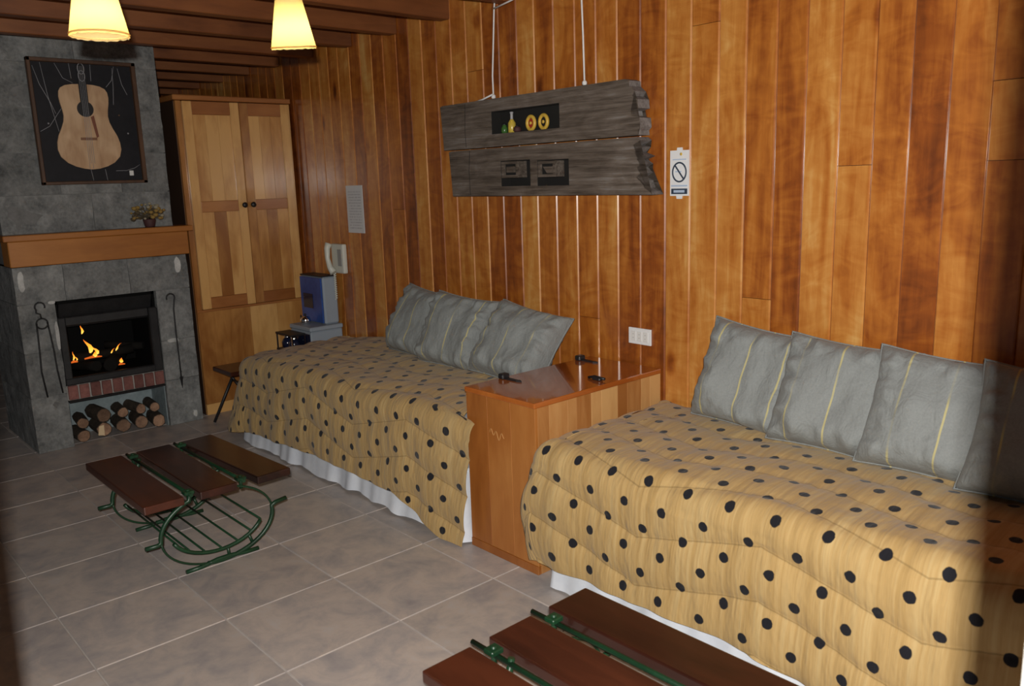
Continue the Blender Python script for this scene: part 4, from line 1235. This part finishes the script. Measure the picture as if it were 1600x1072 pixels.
# no-smoking sign
sg = thing('no_smoking_sign', 'white no-smoking sign plate on the plank wall right of the board', 'sign', wpt(0.036, 0.0015, 1.505), WA)
hw, hh = 0.047, 0.090
ol = [(-hw, -hh), (-0.016, -hh), (-0.014, -hh - 0.012), (0.012, -hh - 0.012), (0.014, -hh), (hw, -hh), (hw, hh), (0.014, hh), (0.012, hh + 0.011), (-0.012, hh + 0.011), (-0.014, hh), (-hw, hh)]
MB().prism(ol, -0.004, 0.0, 'Y').build('plate', M['plastic_cool'], sg)
MB().tube([(0.0335 * math.cos(a), -0.0042, 0.004 + 0.0375 * math.sin(a)) for a in [2 * math.pi * q / 36 for q in range(36)]], 0.0036, 6, closed=True).build('ring', M['ink'], sg)
MB().prism([(-0.026, 0.032), (-0.021, 0.035), (0.026, -0.024), (0.021, -0.027)], -0.0065, -0.0042, 'Y').build('slash', M['ink'], sg)
MB().box(-0.020, 0.010, -0.0052, -0.0041, 0.004, 0.0085).build('cigarette', M['ink_pale'], sg)
MB().box(-0.040, 0.040, -0.0055, -0.004, -0.053, -0.047).build('rule', M['ink_pale'], sg)
MB().box(-0.040, 0.040, -0.0055, -0.004, -0.083, -0.061).build('caption_panel', M['ink'], sg)
MB().box(-0.027, 0.027, -0.0066, -0.0055, -0.077, -0.067).build('caption_bar', M['ink_pale'], sg)
MB().lathe([(0.006, 0.004), (0.006, 0.0055), (0.003, 0.006)], (0.008, 0, 0.075), 10, 'Y').build('emblem', M['yellow'], sg)
MB().box(-0.034, 0.034, -0.0052, -0.004, 0.052, 0.056).build('rule', M['ink_pale'], sg)

# printed notice
nt = thing('paper_notice', 'white printed notice sheet on the plank wall above the telephone', 'paper', wpt(-2.545, 0.002, 1.197), WA)
MB().box(-0.100, 0.102, -0.003, 0.0, 0.0, 0.300).build('sheet', M['paper'], nt)
# wall telephone
phn = thing('wall_telephone', 'ivory wall telephone hanging above the water cooler', 'telephone', wpt(-2.790, 0.002, 0.925), WA)
MB().box(-0.055, 0.100, -0.035, 0.0, 0.0, 0.196, 0.012, seg=2).build('base', M['phone'], phn)
MB().box(0.035, 0.085, -0.039, -0.0352, 0.05, 0.16, 0.002).build('key_pad', M['phone_dk'], phn)
hs = MB()
hp = [(-0.035, -0.058, 0.200), (-0.040, -0.070, 0.165), (-0.036, -0.074, 0.10), (-0.018, -0.070, 0.04), (0.005, -0.058, 0.005)]
hs.tube(hp, [0.024, 0.020, 0.016, 0.019, 0.024], 10)
hs.build('handset', M['phone'], phn)
cp = []
for k in range(60):
    t = k / 59
    cp.append((-0.005 + 0.007 * math.cos(k * 1.25), -0.045 + 0.007 * math.sin(k * 1.25), 0.0 - 0.175 * t))
MB().tube(cp, 0.0042, 5).build('coiled_cord', M['phone'], phn)
# socket plate
ou = thing('wall_socket', 'white double socket plate on the planks above the chest', 'socket', wpt(-0.172, 0.001, 0.774), WA)
MB().box(-0.063, 0.063, -0.009, 0.0, 0.0, 0.072, 0.003, seg=2).build('plate', M['plastic_cool'], ou)
for x in (-0.034, 0.0, 0.034):
    md = MB().box(x - 0.015, x + 0.015, -0.0115, -0.009, 0.014, 0.058, 0.001).build('module', M['plastic'], ou)
    for dz in (0.028, 0.044):
        MB().lathe([(0.0022, 0.0112), (0.0022, 0.0119)], (x, 0, dz), 8, 'Y', False).build('pin_hole', M['phone_dk'], md)

# ------------------------------------------------------------------ pendant lamps
def lamp(x, y, z0, rb, rt, h, label, tilt, watts):
    t = thing('pendant_lamp', label, 'lamp', (x, y, z0), 0, 'pendant lamps under the ceiling beams')
    b = bmesh.new()
    n = 48; rows = []
    for side, off in ((0, 0.0), (1, -0.002)):
        for k in range(9):
            f = k / 8
            ring = []
            for i in range(n):
                a = 2 * math.pi * i / n
                r = rb + (rt - rb) * f + off + 0.0012 * math.cos(i * math.pi)
                zz = h * f
                if k == 0:
                    zz -= 0.004 * abs(math.sin(a * 9))
                ring.append(b.verts.new((r * math.cos(a), r * math.sin(a), zz)))
            rows.append(ring)
    for A, Bq in list(zip(rows[:8], rows[1:9])):
        for i in range(n):
            f = b.faces.new((A[i], A[(i + 1) % n], Bq[(i + 1) % n], Bq[i])); f.smooth = True
    for v in [v for r in rows[9:] for v in r]:
        b.verts.remove(v)
    me = bpy.data.meshes.new('shade'); b.to_mesh(me); b.free(); me.materials.append(M['shade'])
    sh = link('shade', me, t); sh.rotation_euler = tilt
    rim = MB().tube([(rb * math.cos(2 * math.pi * i / 40), rb * math.sin(2 * math.pi * i / 40), 0.004) for i in range(40)], 0.003, 5, closed=True).build('trim_band', M['shade'], sh)
    MB().lathe([(0.014, h * 0.72), (0.016, h * 0.75), (0.016, h + 0.02), (0.006, h + 0.03)], (0, 0, 0), 14).build('bulb_holder', M['black'], sh)
    MB().tube([(0, 0, h + 0.03), (0, 0, 2.474 - z0)], 0.004, 6).build('flex', M['black'], t)
    bl = NT('bulb_glow'); e = bl.n('Emission'); e.inputs[0].default_value = (1, 0.86, 0.55, 1); e.inputs[1].default_value = 6.0
    bl.link(e.outputs[0], bl.out.inputs[0])
    MB().lathe([(0.004, h * 0.30), (0.020, h * 0.36), (0.026, h * 0.48), (0.020, h * 0.62), (0.012, h * 0.72)], (0, 0, 0), 16).build('bulb', bl.m, sh)
    li = bpy.data.lights.new('lamp_light', 'POINT'); li.energy = watts; li.color = (1.0, 0.80, 0.45); li.shadow_soft_size = 0.028
    lo = bpy.data.objects.new('lamp_light', li); C.objects.link(lo); lo.parent = t; lo.location = (0, 0, h * 0.28)
lamp(-2.665, 0.828, 1.947, 0.080, 0.047, 0.165, 'glowing cream pendant lamp in front of the stone chimney', (0.0, 0.0, 0.0), 1.3)
lamp(-2.757, 1.497, 1.976, 0.076, 0.038, 0.190, 'glowing cream pendant lamp under the beams above the wardrobe', (0.10, 0.10, 0.0), 1.3)
